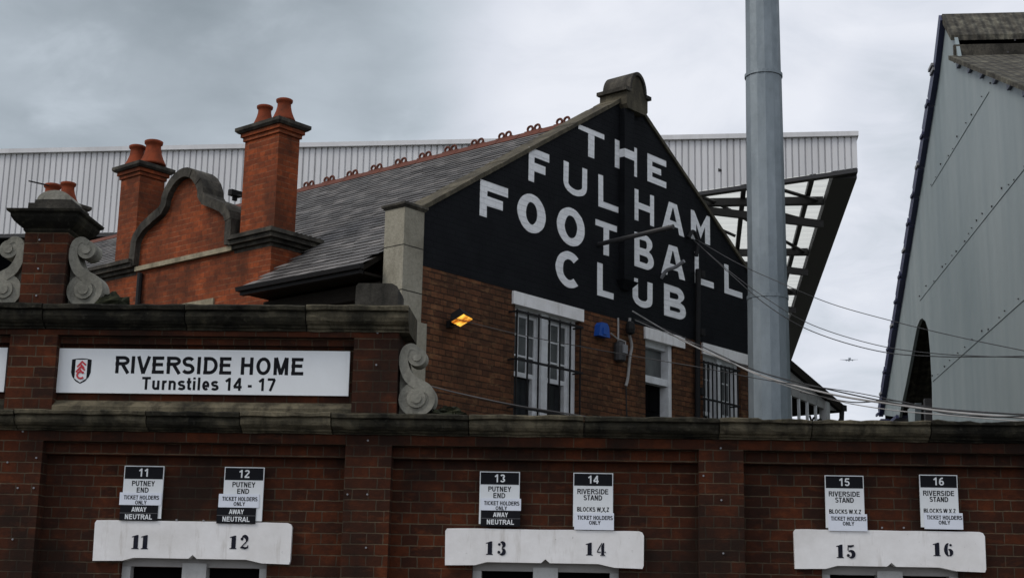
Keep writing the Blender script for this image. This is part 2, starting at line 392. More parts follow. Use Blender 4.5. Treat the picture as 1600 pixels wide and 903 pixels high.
M_apex = stone_mat('apex_stone', (.038, .034, .026), (.085, .074, .052), (.15, .13, .09), 3.5)
M_band = stone_mat('pale_string_stone', (.15, .13, .09), (.30, .26, .18), (.38, .33, .24), 4)
M_moss = stone_mat('dark_moss', (.008, .010, .006), (.020, .022, .012), (.045, .045, .022), 9)

def paint_mat(name, c, dirt=None, amt=.5, sc=4, rough=.55, spec=.35, bd=.004, metal=0, streak=(1, 1, 1)):
    t = NT(name); dirt = dirt or tuple(x * .55 for x in c)
    k = t.mix(t.ramp(t.noise(sc, 6, .62, 'Object', streak), (.38, 0.), (.8, amt)), c, dirt)
    k = t.mix(t.ramp(t.noise(55, 3, .6), (.55, 0.), (.8, amt * .6)), k, dirt)
    return t.done(k, rough, t.bump(t.noise(25, 5, .6), .5, bd), spec, metal)
def masonry():
    t = NT('white_masonry_paint')
    c = t.mix(t.ramp(t.noise(3, 6, .65), (.38, 0.), (.8, .6)), (.77, .755, .745), (.48, .455, .42))
    c = t.mix(t.ramp(t.noise(11, 5, .7, 'Object', (1, 1, .14)), (.55, 0.), (.74, .55)), c, (.34, .30, .25))
    c = t.mix(t.ramp(t.noise(30, 5, .75), (.67, 0.), (.72, .8)), c, (.16, .145, .13))
    return t.done(c, .75, t.bump(t.noise(14, 5, .6), .4, .006), .2)
M_white = masonry()
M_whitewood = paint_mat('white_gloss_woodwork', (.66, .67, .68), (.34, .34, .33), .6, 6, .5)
M_greywood = paint_mat('shaded_grey_paint', (.30, .29, .28), (.17, .16, .15), .5, 5, .6)  # the inner lintel's shade is put into this grey; balcony boards share it
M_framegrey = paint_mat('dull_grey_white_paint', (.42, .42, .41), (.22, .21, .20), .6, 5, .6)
M_sign = paint_mat('white_enamel_sign', (.72, .74, .75), (.55, .56, .56), .4, 2.5, .35, .5, .001)
M_stick = paint_mat('bluish_white_sticker', (.70, .73, .80), (.55, .57, .62), .4, 3, .4, .5, .001)
M_ink = paint_mat('black_sign_ink', (.007, .0075, .010), (.012, .012, .014), .4, 5, .7, .12, .001)
M_stencil = paint_mat('navy_stencil_paint', (.008, .009, .017), (.03, .03, .04), .4, 20, .7, .12)
M_redink = paint_mat('red_crest_ink', (.50, .03, .04), None, .3, 5, .4)
M_iron = paint_mat('black_iron', (.008, .008, .009), (.02, .016, .013), .5, 8, .65, .2)
M_dark = paint_mat('dark_doorway', (.004, .004, .0045), None, .3, 4, 1.0, .03)  # near-black for dark doors; also stands in for unlit depth in openings
M_darkwood = paint_mat('dark_brown_timber', (.016, .013, .010), (.008, .007, .006), .6, 6, .8, .1)
M_cable = paint_mat('black_cable', (.018, .017, .017), None, .3, 8, .5)
M_cableg = paint_mat('pale_grey_cable', (.30, .29, .28), (.14, .13, .12), .5, 6, .5)
M_blue = paint_mat('bright_blue_plastic', (.010, .070, .33), (.008, .045, .20), .4, 6, .35, .5)
M_navy = paint_mat('navy_painted_steel', (.030, .034, .085), (.020, .022, .045), .6, 4, .45, .4)
M_steel = paint_mat('dark_steel', (.030, .030, .032), (.05, .042, .038), .5, 3, .55)
M_terra = paint_mat('terracotta_pot', (.21, .045, .018), (.045, .020, .013), .85, 6, .9, .15)
M_ridge = paint_mat('red_ridge_tile', (.115, .038, .024), (.05, .028, .022), .6, 6, .85, .2)
M_plane = paint_mat('airliner_paint', (.22, .24, .28), None, .2, 1, .4)
M_vent = paint_mat('grey_plastic', (.22, .22, .23), None, .4, 6, .5)

def galv():
    t = NT('galvanised_steel')
    c = t.mix(t.ramp(t.noise(3.0, 6, .65, 'Object', (1, 1, .25)), (.3, 0.), (.7, 1.)), (.120, .145, .160), (.225, .255, .272))
    c = t.mix(t.ramp(t.noise(40, 4, .7), (.5, 0.), (.75, .4)), c, (.20, .23, .25))
    return t.done(c, t.ramp(t.noise(7, 4, .6), (.3, .42), (.7, .62)), t.bump(t.noise(9, 5, .65), .5, .008), .5, .5)
M_galv = galv()
def fascia():
    t = NT('white_profiled_cladding')
    c = t.mix(t.ramp(t.noise(.6, 5, .6, 'Object', (1, 1, .12)), (.35, 0.), (.72, .7)), (.66, .655, .66), (.46, .455, .455))
    c = t.mix(t.ramp(t.noise(3.2, 4, .6, 'Object', (1, 1, .05)), (.52, 0.), (.75, .5)), c, (.40, .39, .38))
    return t.done(c, .6, None, .3)
M_fascia = fascia()
def sheet():
    t = NT('translucent_roof_sheet')
    tr = t.n('ShaderNodeBsdfTranslucent'); tr.inputs[0].default_value = (.78, .78, .73, 1)
    df = t.n('ShaderNodeBsdfDiffuse')
    t.l(t.mix(t.ramp(t.noise(.9, 5, .6, 'Object', (.15, 1, 1)), (.35, 0.), (.7, 1.)), (.62, .61, .56), (.42, .41, .36)), df.inputs[0])
    ms = t.n('ShaderNodeMixShader'); ms.inputs[0].default_value = .8
    t.l(df.outputs[0], ms.inputs[1]); t.l(tr.outputs[0], ms.inputs[2]); t.l(ms.outputs[0], t.o.inputs[0])
    return t.m
M_sheet = sheet()
def shedclad():
    t = NT('grey_blue_sheet_cladding')
    c = t.mix(t.ramp(t.noise(.55, 5, .6, 'Object', (1, 1, .35)), (.3, 0.), (.72, 1.)), (.190, .230, .238), (.275, .312, .314))
    c = t.mix(t.ramp(t.noise(2.6, 5, .65, 'Object', (1, 1, .06)), (.45, 0.), (.75, .55)), c, (.17, .21, .225))
    c = t.mix(t.ramp(t.noise(1.1, 6, .7, 'Object', (1, 1, .3)), (.62, 0.), (.78, .45)), c, (.40, .42, .42))
    w = t.n('ShaderNodeTexWave', wave_type='BANDS', bands_direction='X'); t.l(t.tc.outputs['UV'], w.inputs['Vector'])
    w.inputs['Scale'].default_value = .62; w.inputs['Distortion'].default_value = .15; w.inputs['Detail'].default_value = 0
    return t.done(c, .5, t.bump(w.outputs['Fac'], .22, .04), .3)
M_shed = shedclad()
def asbestos():
    t = NT('lichened_corrugated_sheet')
    c = t.ramp(t.noise(4, 8, .75), (.35, (.030, .028, .024)), (.72, (.20, .19, .145)), (.52, (.075, .07, .058)))
    w = t.n('ShaderNodeTexWave', wave_type='BANDS', bands_direction='X'); t.l(t.tc.outputs['Object'], w.inputs['Vector'])
    w.inputs['Scale'].default_value = 2.1
    return t.done(c, .95, t.bump(w.outputs['Fac'], .8, .05), .1)
M_asb = asbestos()
def slate():
    t = NT('grey_slate')
    g = t.n('ShaderNodeNewGeometry')
    c = t.ramp(g.outputs['Random Per Island'], (.0, (.052, .048, .046)), (1., (.165, .152, .142)), (.5, (.092, .086, .082)))
    c = t.mix(t.ramp(t.noise(2.2, 6, .65), (.42, 0.), (.75, .6)), c, (.045, .044, .042))
    c = t.mix(t.ramp(t.noise(16, 5, .7), (.62, 0.), (.74, .6)), c, (.17, .165, .15))
    return t.done(c, .62, t.bump(t.noise(30, 4, .6), .5, .006), .22)
M_slate = slate()
def glass():
    t = NT('window_glass')
    return t.done(t.mix(t.ramp(t.noise(3, 3), (.35, 0.), (.7, 1.)), (.006, .007, .008), (.018, .020, .022)), .10, None, .22)
M_glass = glass()
def netted():
    t = NT('netted_window_glass')
    return t.done(t.mix(t.ramp(t.noise(4, 4, .6, 'Object', (1, 1, .4)), (.3, 0.), (.7, 1.)), (.045, .05, .05), (.12, .125, .125)), .10, None, .5)
M_net = netted()
def lampglass():
    t = NT('lit_orange_lamp')
    e = t.n('ShaderNodeEmission'); e.inputs['Strength'].default_value = 1.5
    t.l(t.ramp(t.noise(7, 2), (.40, (.30, .065, .004)), (.66, (1., .55, .08))), e.inputs[0]); t.l(e.outputs[0], t.o.inputs[0])
    return t.m
M_lamp = lampglass()
def asphalt():
    t = NT('asphalt'); return t.done(t.ramp(t.noise(60, 5, .7), (.3, (.035, .035, .036)), (.7, (.07, .07, .07))), .9, t.bump(t.noise(120, 3), .5, .01), .2)
M_road = asphalt()
M_pave = stone_mat('paving', (.12, .118, .11), (.19, .185, .175), (.25, .245, .23), 6)
M_soil = stone_mat('bare_ground', (.05, .05, .04), (.08, .08, .065), (.11, .11, .09), .8)

# ------------------------------------------------------------------ ground
tag(MB().box(-3000, 3000, -3000, 3000, -.5, -.004).build('ground', M_soil), kind='structure')
def yawbox(x0, x1, y0, y1, z0, z1, name, m, org, rz):
    e_ = MB().box(x0, x1, y0, y1, z0, z1).build(name, m); e_.location = org; e_.rotation_euler = (0, 0, rz); return e_
WYAW = R(-3); WORG = Vector((0, 10.15, 0))
tag(yawbox(-120, 120, -8.0, -2.6, -.3, .004, 'road', M_road, WORG, WYAW), kind='structure')
tag(yawbox(-120, 120, -2.6, 0.05, -.3, .13, 'pavement', M_pave, WORG, WYAW), kind='structure')

# ================================================================== street wall
WD = Vector((math.cos(WYAW), math.sin(WYAW), 0)); WN = Vector((-math.sin(WYAW), math.cos(WYAW), 0))
def w(x, y, off=0.0):                   # photo point -> (s, z) on the wall plane, off metres behind its front
    p = hit(x, y, WORG + WN * off, WN); return ((p - WORG).dot(WD), p.z)
wall = empty('street_wall', WORG, WYAW)
tag(wall, 'dark red brick street wall with pilasters, stone copings and white turnstile lintels', 'wall')
S0, S1 = -9.0, 9.0
PIL = [(-5.95, -5.63), (-3.59, -3.27), (-1.134, -.813), (1.303, 1.606), (3.74, 4.06), (6.17, 6.49), (8.5, 8.82)]
DOORS = [(w(142, 811)[0], w(453, 811)[0]), (w(694, 823)[0], w(1007, 829)[0]), (w(1243, 827)[0], w(1544, 826)[0])]
LZ = [(1.955, 2.236), (1.968, 2.219), (1.985, 2.252)]
PY = .125                                # depth of the recessed panels
def opening(i):                          # clear door opening under each lintel
    a, b = DOORS[i]; return a + .19, b - .17
# recessed brickwork in pieces round the door openings
mb = MB(); xs = [S0]
for i in range(3):
    a, b = opening(i); xs += [a, b]
xs.append(S1)
for i in range(0, len(xs), 2): mb.box(xs[i], xs[i + 1], PY, .42, 0, 2.844)
for i in range(3): a, b = opening(i); mb.box(a, b, PY + .001, .42, LZ[i][1] - .02, 2.843)
mb.build('brick_panel', M_front, wall)
for a, b in PIL: MB().box(a, b, 0, PY, 0, 2.773).build('pilaster', M_front, wall)
MB().box(S0, S1, .0, PY, 2.773, 2.843).build('header_course', M_front, wall)
mb = MB()
for i in range(len(PIL) - 1): mb.box(PIL[i][1], PIL[i + 1][0], .066, PY, 2.688, 2.772)
mb.build('corbel_course', M_front, wall)

def coping(prof, s0, s1, name, parent, step=.035, amp=.006, joints=.78, ragged=None, endcap=True, seed=0):
    """moulded stone run: profile (y,z) swept along the wall, worn and jointed"""
    rng = random.Random(seed); js = [s0]; q = s0 + rng.uniform(.4, joints)
    while q < s1 - .3: js.append(q); q += rng.uniform(joints * .8, joints * 1.3)
    js.append(s1); k = len(prof); first = None
    for b_ in range(len(js) - 1):
        a0, a1 = js[b_] + .004, js[b_ + 1] - .004; n = max(4, int((a1 - a0) / step)); vs = []; fs = []
        dz, dy = rng.uniform(-.005, .005), rng.uniform(-.006, .006)
        for i in range(n + 1):
            x = a0 + (a1 - a0) * i / n; ed = min(i, n - i)
            for (yy, zz) in prof:
                p = Vector((x * 3.1, yy * 9, zz * 9 + seed))
                a = noise.noise(p * 2.2) * amp + noise.noise(p * 7) * amp * .6 + max(0, noise.noise(p * 3.3 + Vector((4, 4, 4))) - .35) * .03
                oy = a + (.008 if ed == 0 and yy < .05 else 0) + (dy if yy < .3 else 0)
                oz = noise.noise(p * 2.7 + Vector((7, 3, 1))) * amp + (dz if zz > prof[-1][1] + .03 else 0)
                if ragged and zz > prof[0][1] - .03: oz -= ragged(x)
                vs.append((x, yy + oy, zz + oz))
        for i in range(n):
            for j in range(k - 1):
                a = i * k + j; fs.append((a, a + 1, a + k + 1, a + k))
        fs += [tuple(range(k - 1, -1, -1)), tuple(range(n * k, n * k + k))]
        MB().add(vs, fs).build(name, M_cope, parent)
    zt, zb_ = prof[0][1], prof[-1][1]
    MB().box(s0 + .02, s1 - .02, .02, .45, zb_ + .002, zt - .03).build('coping_mortar', M_cap, parent)
def rag(x):
    if x < 1.7: return max(0, noise.noise(Vector((x * 4, 0, 3))) * .012)
    return max(0, .008 + noise.noise(Vector((x * 3.3, 1, 5))) * .022 + noise.noise(Vector((x * 14, 2, 5))) * .01)
lowprof = [(.46, 2.985), (-.120, 2.980), (-.130, 2.972), (-.128, 2.948), (-.098, 2.942), (-.104, 2.932), (-.108, 2.912), (-.100, 2.892), (-.082, 2.876), (-.050, 2.868), (-.046, 2.858), (-.020, 2.853), (-.020, 2.8435), (.46, 2.8435)]
coping(lowprof, S0, S1, 'coping_stone', wall, ragged=rag, seed=1)

# parapet with the sign recess
PR = -.790
RT, RB = 3.528, 3.075                    # recess top and bottom
PP = [(-6.0, -5.69), (-3.574, -3.231), (-1.106, PR)]
mb = MB(); mb.box(S0, PR, .085, .40, 2.986, 3.565); mb.build('parapet', M_front, wall)
for a, b in PP: MB().box(a, b, 0, .084, 2.987, RT).build('pilaster', M_front, wall)
MB().box(S0, PR, .0, .084, RT, 3.566).build('header_course', M_front, wall)
mb = MB()
mb.box(PP[0][1], PP[1][0], .045, .084, RT - .055, RT - .001); mb.box(PP[1][1], PP[2][0], .045, .084, RT - .055, RT - .001)
mb.build('corbel_course', M_front, wall)
for a, b in ((PP[0][1], PP[1][0]), (PP[1][1], PP[2][0])):
    MB().prism([(.0, 2.987), (.084, 2.987), (.084, RB - .005), (.070, RB - .01), (.0, RB - .055)], a + .001, b - .001, 'x').build('sloping_sill', M_cope, wall)
upprof = [(.46, 3.742), (-.100, 3.739), (-.112, 3.728), (-.108, 3.702), (-.080, 3.696), (-.088, 3.682), (-.090, 3.655), (-.078, 3.628), (-.058, 3.610), (-.034, 3.602), (-.030, 3.588), (-.012, 3.582), (-.012, 3.5665), (.46, 3.5665)]
coping(upprof, S0, -.714, 'coping_stone', wall, seed=2, joints=.9)
a, z0 = w(556, 476); b, z1 = w(624, 445)
mb = MB(); mb.prism([(a, 3.743), (b, 3.743), (b, z1 - .045), (b - .01, z1 - .02), (b - .045, z1), (a + .02, z1), (a + .004, z1 - .02)], -.045, .28)
mb.build('coping_block', M_stone if False else M_cap, wall)
# brick pier on the parapet with its moulded cap
pa, pb = -3.534, -3.217
MB().box(pa, pb, -.005, .32, 3.743, 4.275).build('pier', M_front, wall)
mb = MB(); L = [(0, 4.276), (.012, 4.29), (.012, 4.302), (.035, 4.318), (.065, 4.345), (.085, 4.375), (.088, 4.398), (.108, 4.410), (.112, 4.428)]
for i in range(len(L) - 1):
    (d0, h0), (d1, h1) = L[i], L[i + 1]
    mb.frustum((pa - d0, pb + d0, -.005 - d0, .32 + d0), (pa - d1, pb + d1, -.005 - d1, .32 + d1), h0, h1)
mb.frustum((pa - .112, pb + .112, -.117, .432), (pa + .02, pb - .02, .0, .30), 4.428, 4.452)
pc = MB(); pc.v, pc.f = mb.v, mb.f
cap = pc.build('pier_cap', M_cope, wall)
c0 = (pa + pb) / 2; mb = MB()
ca, cb = w(44, 320)[0], w(118, 320)[0]; cm = (ca + cb) / 2
mb.box(ca, cb, .0, .30, 4.45, 4.50); mb.box(ca + .04, cb - .04, .02, .28, 4.50, 4.53)
mb.build('cap_plinth', M_cap, wall)
mb = MB()
dome = [(cm + .125 * math.cos(q), 4.53 + .075 * math.sin(q)) for q in [math.pi * i / 14 for i in range(15)]]
mb.prism(dome, .03, .27); mb.prism([(p[0] * .74 + cm * .26, 4.531 + (p[1] - 4.53) * .72) for p in dome], .018, .03)
mb.build('cap_dome', M_stone, wall)

def scroll(x0, flip, zb, z_top, yf, name='scroll_bracket'):
    """S-scroll console: small volute above, large volute below; x0 = side touching the masonry"""
    s = (z_top - zb) / .46; f_ = -1 if flip else 1
    X = lambda q: x0 + f_ * q * s
    Z = lambda q: zb + q * s
    root = MB()
    pts = [(.125, .425), (.085, .452), (.045, .435), (.028, .385), (.035, .315), (.070, .245), (.125, .205), (.185, .178), (.222, .130), (.215, .070), (.175, .022), (.110, .006)]
    ws = [.03, .040, .050, .056, .062, .070, .074, .064, .045, .036, .030, .024]
    pts2 = [(p.x, p.y) for p in crom([(a_, b_, 0) for a_, b_ in pts], 4)]
    ws2 = [ws[min(i // 4, 11)] + (ws[min(i // 4 + 1, 11)] - ws[min(i // 4, 11)]) * (i % 4) / 4 for i in range(len(pts2))]
    root.band([(X(q[0]), Z(q[1])) for q in pts2], [q * s for q in ws2], yf, yf + .17)
    root.disc(X(.115), Z(.385), .062 * s, yf + .004, yf + .165); root.disc(X(.115), Z(.105), .112 * s, yf + .005, yf + .166)
    o = root.build(name, M_stone, wall)
    v_ = MB()
    for cx, cz, r_ in ((.115, .385, .030), (.120, .110, .062), (.120, .110, .034)):
        v_.disc(X(cx), Z(cz), r_ * s, yf - (.010 if r_ != .034 else .02), yf + .02)
    v_.build('volute', M_stone, o)
    MB().prism([(X(0.004), Z(0.002)), (X(.19), Z(.002)), (X(.15), Z(.19)), (X(.06), Z(.30)), (X(.03), Z(.42)), (X(.004), Z(.42))], yf + .05, yf + .16).build('backing', M_stone, o)
    return o
scroll(PR + .004, False, 2.988, w(642, 538)[1], .03)
scroll(pb + .004, False, 3.743, w(120, 371)[1], .03)
scroll(pa - .004, True, 3.743, w(120, 371)[1], .03)

# lintels, stencilled numerals and door frames
def arc(cx, cz, rx, rz, a0, a1, n=12): return [(cx + rx * math.cos(R(a0 + (a1 - a0) * i / n)), cz + rz * math.sin(R(a0 + (a1 - a0) * i / n))) for i in range(n + 1)]
def bell(n, lo, hi): return [lo + (hi - lo) * math.sin(math.pi * i / (n - 1)) for i in range(n)]
def digit(mb, d, x0, z0, h, y):
    k = [0]
    def yy(): k[0] += 1; return y - .0016 - .0007 * k[0]
    P = lambda q: (x0 + q[0] * h, z0 + q[1] * h)
    def st(pts, ws): mb.band([P(q) for q in pts], [u_ * h for u_ in ws], yy(), y + .002)
    def pg(pts): mb.prism([P(q) for q in pts], yy(), y + .002)
    def dc(x, z, r_): mb.disc(*P((x, z)), r_ * h, yy(), y + .002, 14)
    if d == '1': pg([(.08, 0), (.60, 0), (.60, .05), (.53, .075), (.53, 1), (.42, 1), (.06, .88), (.06, .83), (.20, .84), (.20, .075), (.08, .05)])
    if d == '2': dc(.16, .75, .11); A = arc(.34, .70, .20, .26, 150, -42); st(A, bell(13, .05, .27)); st([(.48, .52), (.30, .34), (.10, .12)], [.10, .07, .06]); st([(.06, .10), (.22, .13), (.42, .07), (.60, .13), (.64, .30)], [.06, .17, .17, .12, .03])
    if d == '3': dc(.15, .78, .10); st(arc(.30, .75, .20, .20, 110, -75), bell(13, .05, .27)); st(arc(.29, .26, .23, .22, 80, -115), bell(13, .05, .28)); dc(.13, .20, .11)
    if d == '4': pg([(.34, .06), (.57, .06), (.57, 1), (.50, 1), (.34, .74)]); st([(.40, .98), (.20, .64), (.03, .32)], [.06, .09, .07]); st([(.0, .27), (.30, .27)], [.07, .07]); st([(.60, .27), (.70, .27)], [.07, .07]); st([(.26, .025), (.65, .025)], [.05, .05])
    if d == '5': st([(.15, .96), (.13, .56)], [.07, .07]); st([(.14, .90), (.34, .87), (.57, .94)], [.12, .18, .10]); st(arc(.30, .29, .24, .25, 125, -115), bell(13, .04, .28)); dc(.14, .20, .11)
    if d == '6': st(arc(.40, .48, .24, .47, 95, 262, 14), bell(15, .05, .27)); st(arc(.38, .27, .19, .23, 100, -85), bell(13, .05, .26)); dc(.52, .83, .09)
NUMS = [('11', 207, 233, 835, 857), ('12', 360, 388, 836, 857), ('13', 760, 790, 845, 866), ('14', 916, 945, 847, 867), ('15', 1307, 1335, 850, 871), ('16', 1458, 1487, 847, 868)]
for i in range(3):
    a, b = DOORS[i]; z0, z1 = LZ[i]
    oa, ob = opening(i); mid = (oa + ob) / 2; rs = .022
    poly = [(a + .004, z0), (oa + .02, z0 + .004), (oa + .10, z0 + .004 + rs), (mid - .03, z0 + rs + .004), (mid, z0 + rs + .030), (mid + .03, z0 + rs + .004), (ob - .14, z0 + rs + .004), (ob - .03, z0 + .003), (b - .01, z0 - .001), (b - .002, z0 + .02),
            (b, z1 - .03), (b - .012, z1 - .008), (b - .035, z1)] + [(b + (a - b) * j / 14, z1 + noise.noise(Vector((j * 1.7, i * 5, 2))) * .004) for j in range(1, 14)] + [(a + .012, z1 - .002), (a, z1 - .02)]
    lo = MB().prism(poly, PY - .035, PY + .05).build('lintel', M_white, wall)
    for t_, x0, x1, y0, y1 in NUMS[2 * i:2 * i + 2]:
        mbn = MB(); sx, sz1 = w(x0, y0, PY - .035); sx1, _ = w(x1, y0, PY - .035); _, sz0 = w(x0, y1, PY - .035)
        h = sz1 - sz0
        digit(mbn, t_[0], sx - .008, sz0, h, PY - .035); digit(mbn, t_[1], sx + (sx1 - sx) - .62 * h, sz0, h, PY - .035)
        mbn.build('stencil_number', M_stencil, lo)
    # the hidden inner lintel, frame and dark turnstile doors
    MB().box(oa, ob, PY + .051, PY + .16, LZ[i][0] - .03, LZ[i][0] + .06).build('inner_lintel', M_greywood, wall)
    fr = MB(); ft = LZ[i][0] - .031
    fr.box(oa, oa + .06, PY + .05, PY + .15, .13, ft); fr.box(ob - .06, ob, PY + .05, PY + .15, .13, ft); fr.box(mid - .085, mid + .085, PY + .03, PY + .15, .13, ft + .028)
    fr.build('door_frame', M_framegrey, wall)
    for q0, q1 in ((oa + .06, mid - .085), (mid + .085, ob - .06)):
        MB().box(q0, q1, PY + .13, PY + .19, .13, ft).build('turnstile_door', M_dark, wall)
mb = []
for x, y, off in ((57, 715, 0), (12, 722, 0), (36, 674, 0), (28, 762, 0), (53, 762, 0), (20, 842, 0), (575, 688, 0), (543, 772, 0), (574, 772, 0), (572, 855, 0), (1126, 700, 0), (1099, 743, 0), (1127, 781, 0), (1130, 864, 0),
               (588, 570, 0), (590, 520, 0), (62, 375, -.005), (60, 420, -.005), (57, 462, -.005), (1378, 824, PY), (1412, 824, PY), (276, 812, PY - .03), (318, 813, PY - .03)):
    s_, z_ = w(x, y, off); MB().disc(s_, z_, .0068, off - .008, off + .01, 8).build('wall_plug', M_vent, wall)

# ------------------------------------------------------------------ signs on the wall
def at_wall(s, off=0, z=0): return WORG + WD * s + WN * off + Vector((0, 0, z))
SB = .06                                   # sign face, inside the recess
def bigsign(name, label, s0, s1, z0, z1, lines, crest):
    r_ = empty(name, at_wall(s0, SB, z0), WYAW); tag(r_, label, 'sign')
    MB().box(0, s1 - s0, 0, .022, 0, z1 - z0).build('board', M_sign, r_)
    if lines:
        for t_, b4 in lines:
            m_ = MB(); text(m_, t_, b4[0] - s0, b4[1] - s0, b4[2] - z0, b4[3] - z0, 0, .195); m_.build('lettering', M_ink, r_)
    if crest:
        c0_, c1_, d0, d1 = crest[0] - s0, crest[1] - s0, crest[2] - z0, crest[3] - z0
        hw = (c1_ - c0_) / 2; cx = (c0_ + c1_) / 2; H_ = d1 - d0
        def sh(k):
            left = [(-1, 1), (-1, .45), (-.86, .28), (-.5, .1), (0, 0)]
            top = [(1, .96), (.5, 1.0), (0, 1.01), (-.5, 1.0), (-1, .96)]
            pts = top[::-1] + [(1, .45), (.86, .28), (.5, .1), (0, 0), (-.5, .1), (-.86, .28), (-1, .45)]
            return [(cx + x * hw * k, d0 + H_ / 2 + (z - .5) * H_ * k) for x, z in pts]
        o = MB().prism(sh(1), -.002, .001).build('crest', M_ink, r_)
        MB().prism([(cx - hw * .60, d1 - .008), (cx + hw * .60, d1 - .008), (cx + hw * .60, d0 + H_ * .20), (cx, d0 + .008), (cx - hw * .60, d0 + H_ * .20)], -.004, -.001).build('shield_field', M_sign, o)
        q = MB(); X = lambda x: cx + x * hw; Z = lambda z: d0 + z * H_
        n_ = [0]
        def S_(pts, w_=.17):
            n_[0] += 1; q.band([(X(a_), Z(b_)) for a_, b_ in pts], w_ * hw, -.0055 - .0006 * n_[0], -.003)
        for dx, dz in ((.02, .0), (-.06, -.20)):    # two slanting F shapes
            S_([(-.42 + dx, .66 + dz), (.10 + dx, .90 + dz)]); S_([(.02 + dx, .88 + dz), (.46 + dx, .74 + dz)]); S_([(-.12 + dx, .79 + dz), (.28 + dx, .62 + dz)])
        S_(arc(.02, .34, .36, .135, 35, 320, 14))
        q.build('monogram', M_redink, o)
    return r_
a, z1 = w(91, 544, SB); b, _ = w(547, 552, SB); _, z0 = w(86, 613, SB)
def tb(x0, x1, y0, y1, off=SB): return (w(x0, y0, off)[0], w(x1, y0, off)[0], w(x0, y1, off)[1], w(x0, y0, off)[1])
bigsign('wall_sign', 'long white sign reading RIVERSIDE HOME Turnstiles 14 - 17 set into the parapet', a, b, z0, z1,
        [('RIVERSIDE HOME', tb(180, 476.5, 556, 583)), ('Turnstiles 14 - 17', tb(222, 431, 588.5, 608.5))], (*tb(113, 143.5, 560, 599),))
bigsign('wall_sign', 'white sign cut by the left edge of the photo, only its blank right end showing', -6.15, w(12, 545, SB)[0], z0, z1, None, None)

SIGNS = [
 ('11', 195, 257, 727, 809, 'P', (191, 256, 768, 787), (193, 252, 787, 810.5), 'small turnstile plate headed 11, PUTNEY END, leftmost above the left white lintel'),
 ('12', 351.5, 413.5, 729, 813, 'P', (345, 408, 770.5, 791), (343.5, 404, 791, 815.5), 'small turnstile plate headed 12, PUTNEY END, its stickers set off to the left'),
 ('13', 750, 812.5, 736, 818, 'P', (752, 815, 777.5, 796), (753, 814, 796, 820.5), 'small turnstile plate headed 13, PUTNEY END, above the middle white lintel'),
 ('14', 896, 958, 738, 822, 'R', (898, 959.5, 800, 826), None, 'small turnstile plate headed 14, RIVERSIDE STAND, above the middle white lintel'),
 ('15', 1288.5, 1349, 742, 824, 'R', (1292, 1352.5, 802, 828.5), None, 'small turnstile plate headed 15, RIVERSIDE STAND, above the right white lintel'),
 ('16', 1436, 1495.5, 741, 823, 'R', (1441, 1501, 800.5, 826), None, 'small turnstile plate headed 16, RIVERSIDE STAND, rightmost of the plates'),
]
for num, x0, x1, y0, y1, kind, st, blk, lab in SIGNS:
    off = PY - .04
    s0, zt = w(x0, y0, off); s1, _ = w(x1, y0, off); _, zb = w(x0, y1, off)
    r_ = empty('turnstile_sign', at_wall(s0, off, zb), WYAW); tag(r_, lab, 'sign', 'turnstile number plates')
    wd, ht = s1 - s0, zt - zb; px = wd / (x1 - x0)
    X = lambda x: (x - x0) * px
    Z = lambda y: ht - (y - y0) * px
    MB().box(0, wd, 0, .012, 0, ht).build('board', M_sign, r_)
    hb = MB().box(.006, wd - .006, -.002, .001, Z(y0 + 20), ht - .006).build('header_panel', M_ink, r_)
    m_ = MB(); c_ = X((x0 + x1) / 2); text(m_, num, c_ - 8.6 * px, c_ + 8.6 * px, Z(y0 + 16.5), Z(y0 + 4.2), -.0022); m_.build('number', M_sign, hb)
    m_ = MB(); q = c_ - px
    if kind == 'P':
        text(m_, 'PUTNEY', q - 17 * px, q + 19 * px, Z(y0 + 31), Z(y0 + 23), 0); m_.build('lettering', M_ink, r_); m_ = MB(); text(m_, 'END', q - 9 * px, q + 10 * px, Z(y0 + 41), Z(y0 + 33), 0)
    else:
        text(m_, 'RIVERSIDE', q - 24 * px, q + 25 * px, Z(y0 + 33), Z(y0 + 25), 0); m_.build('lettering', M_ink, r_); m_ = MB(); text(m_, 'STAND', q - 14 * px, q + 15 * px, Z(y0 + 42.5), Z(y0 + 34.5), 0); m_.build('lettering', M_ink, r_); m_ = MB()
        text(m_, 'BLOCKS W,X,Z', q - 24 * px, q + 26 * px, Z(y0 + 60), Z(y0 + 53), 0)
    m_.build('lettering', M_ink, r_)
    a0, a1, b0, b1 = st
    so = MB().box(X(a0), X(a1), -.005, -.0012, Z(b1), Z(b0)).build('sticker', M_stick, r_)
    m_ = MB(); cx = (X(a0) + X(a1)) / 2 + px; tz = Z(b0)
    text(m_, 'TICKET HOLDERS', cx - 27 * px, cx + 28 * px, tz - 10.5 * px, tz - 4.2 * px, -.005); m_.build('lettering', M_ink, so); m_ = MB(); text(m_, 'ONLY', cx - 9 * px, cx + 9 * px, tz - 18 * px, tz - 12 * px, -.005)
    m_.build('lettering', M_ink, so)
    if blk:
        a0, a1, b0, b1 = blk
        so = MB().box(X(a0), X(a1), -.0052, -.0012, Z(b1), Z(b0)).build('away_panel', M_ink, r_)
        m_ = MB(); cx = (X(a0) + X(a1)) / 2; tz = Z(b0)
        text(m_, 'AWAY', cx - 11.5 * px, cx + 11.5 * px, tz - 10 * px, tz - 3 * px, -.0052); m_.build('lettering', M_sign, so); m_ = MB(); text(m_, 'NEUTRAL', cx - 21.5 * px, cx + 21.5 * px, tz - 21.5 * px, tz - 14 * px, -.0052)
        m_.build('lettering', M_sign, so)
        MB().box(X(a0), X(a1), -.0058, -.0053, tz - 12.4 * px, tz - 12 * px).build('rule_line', M_vent, so)

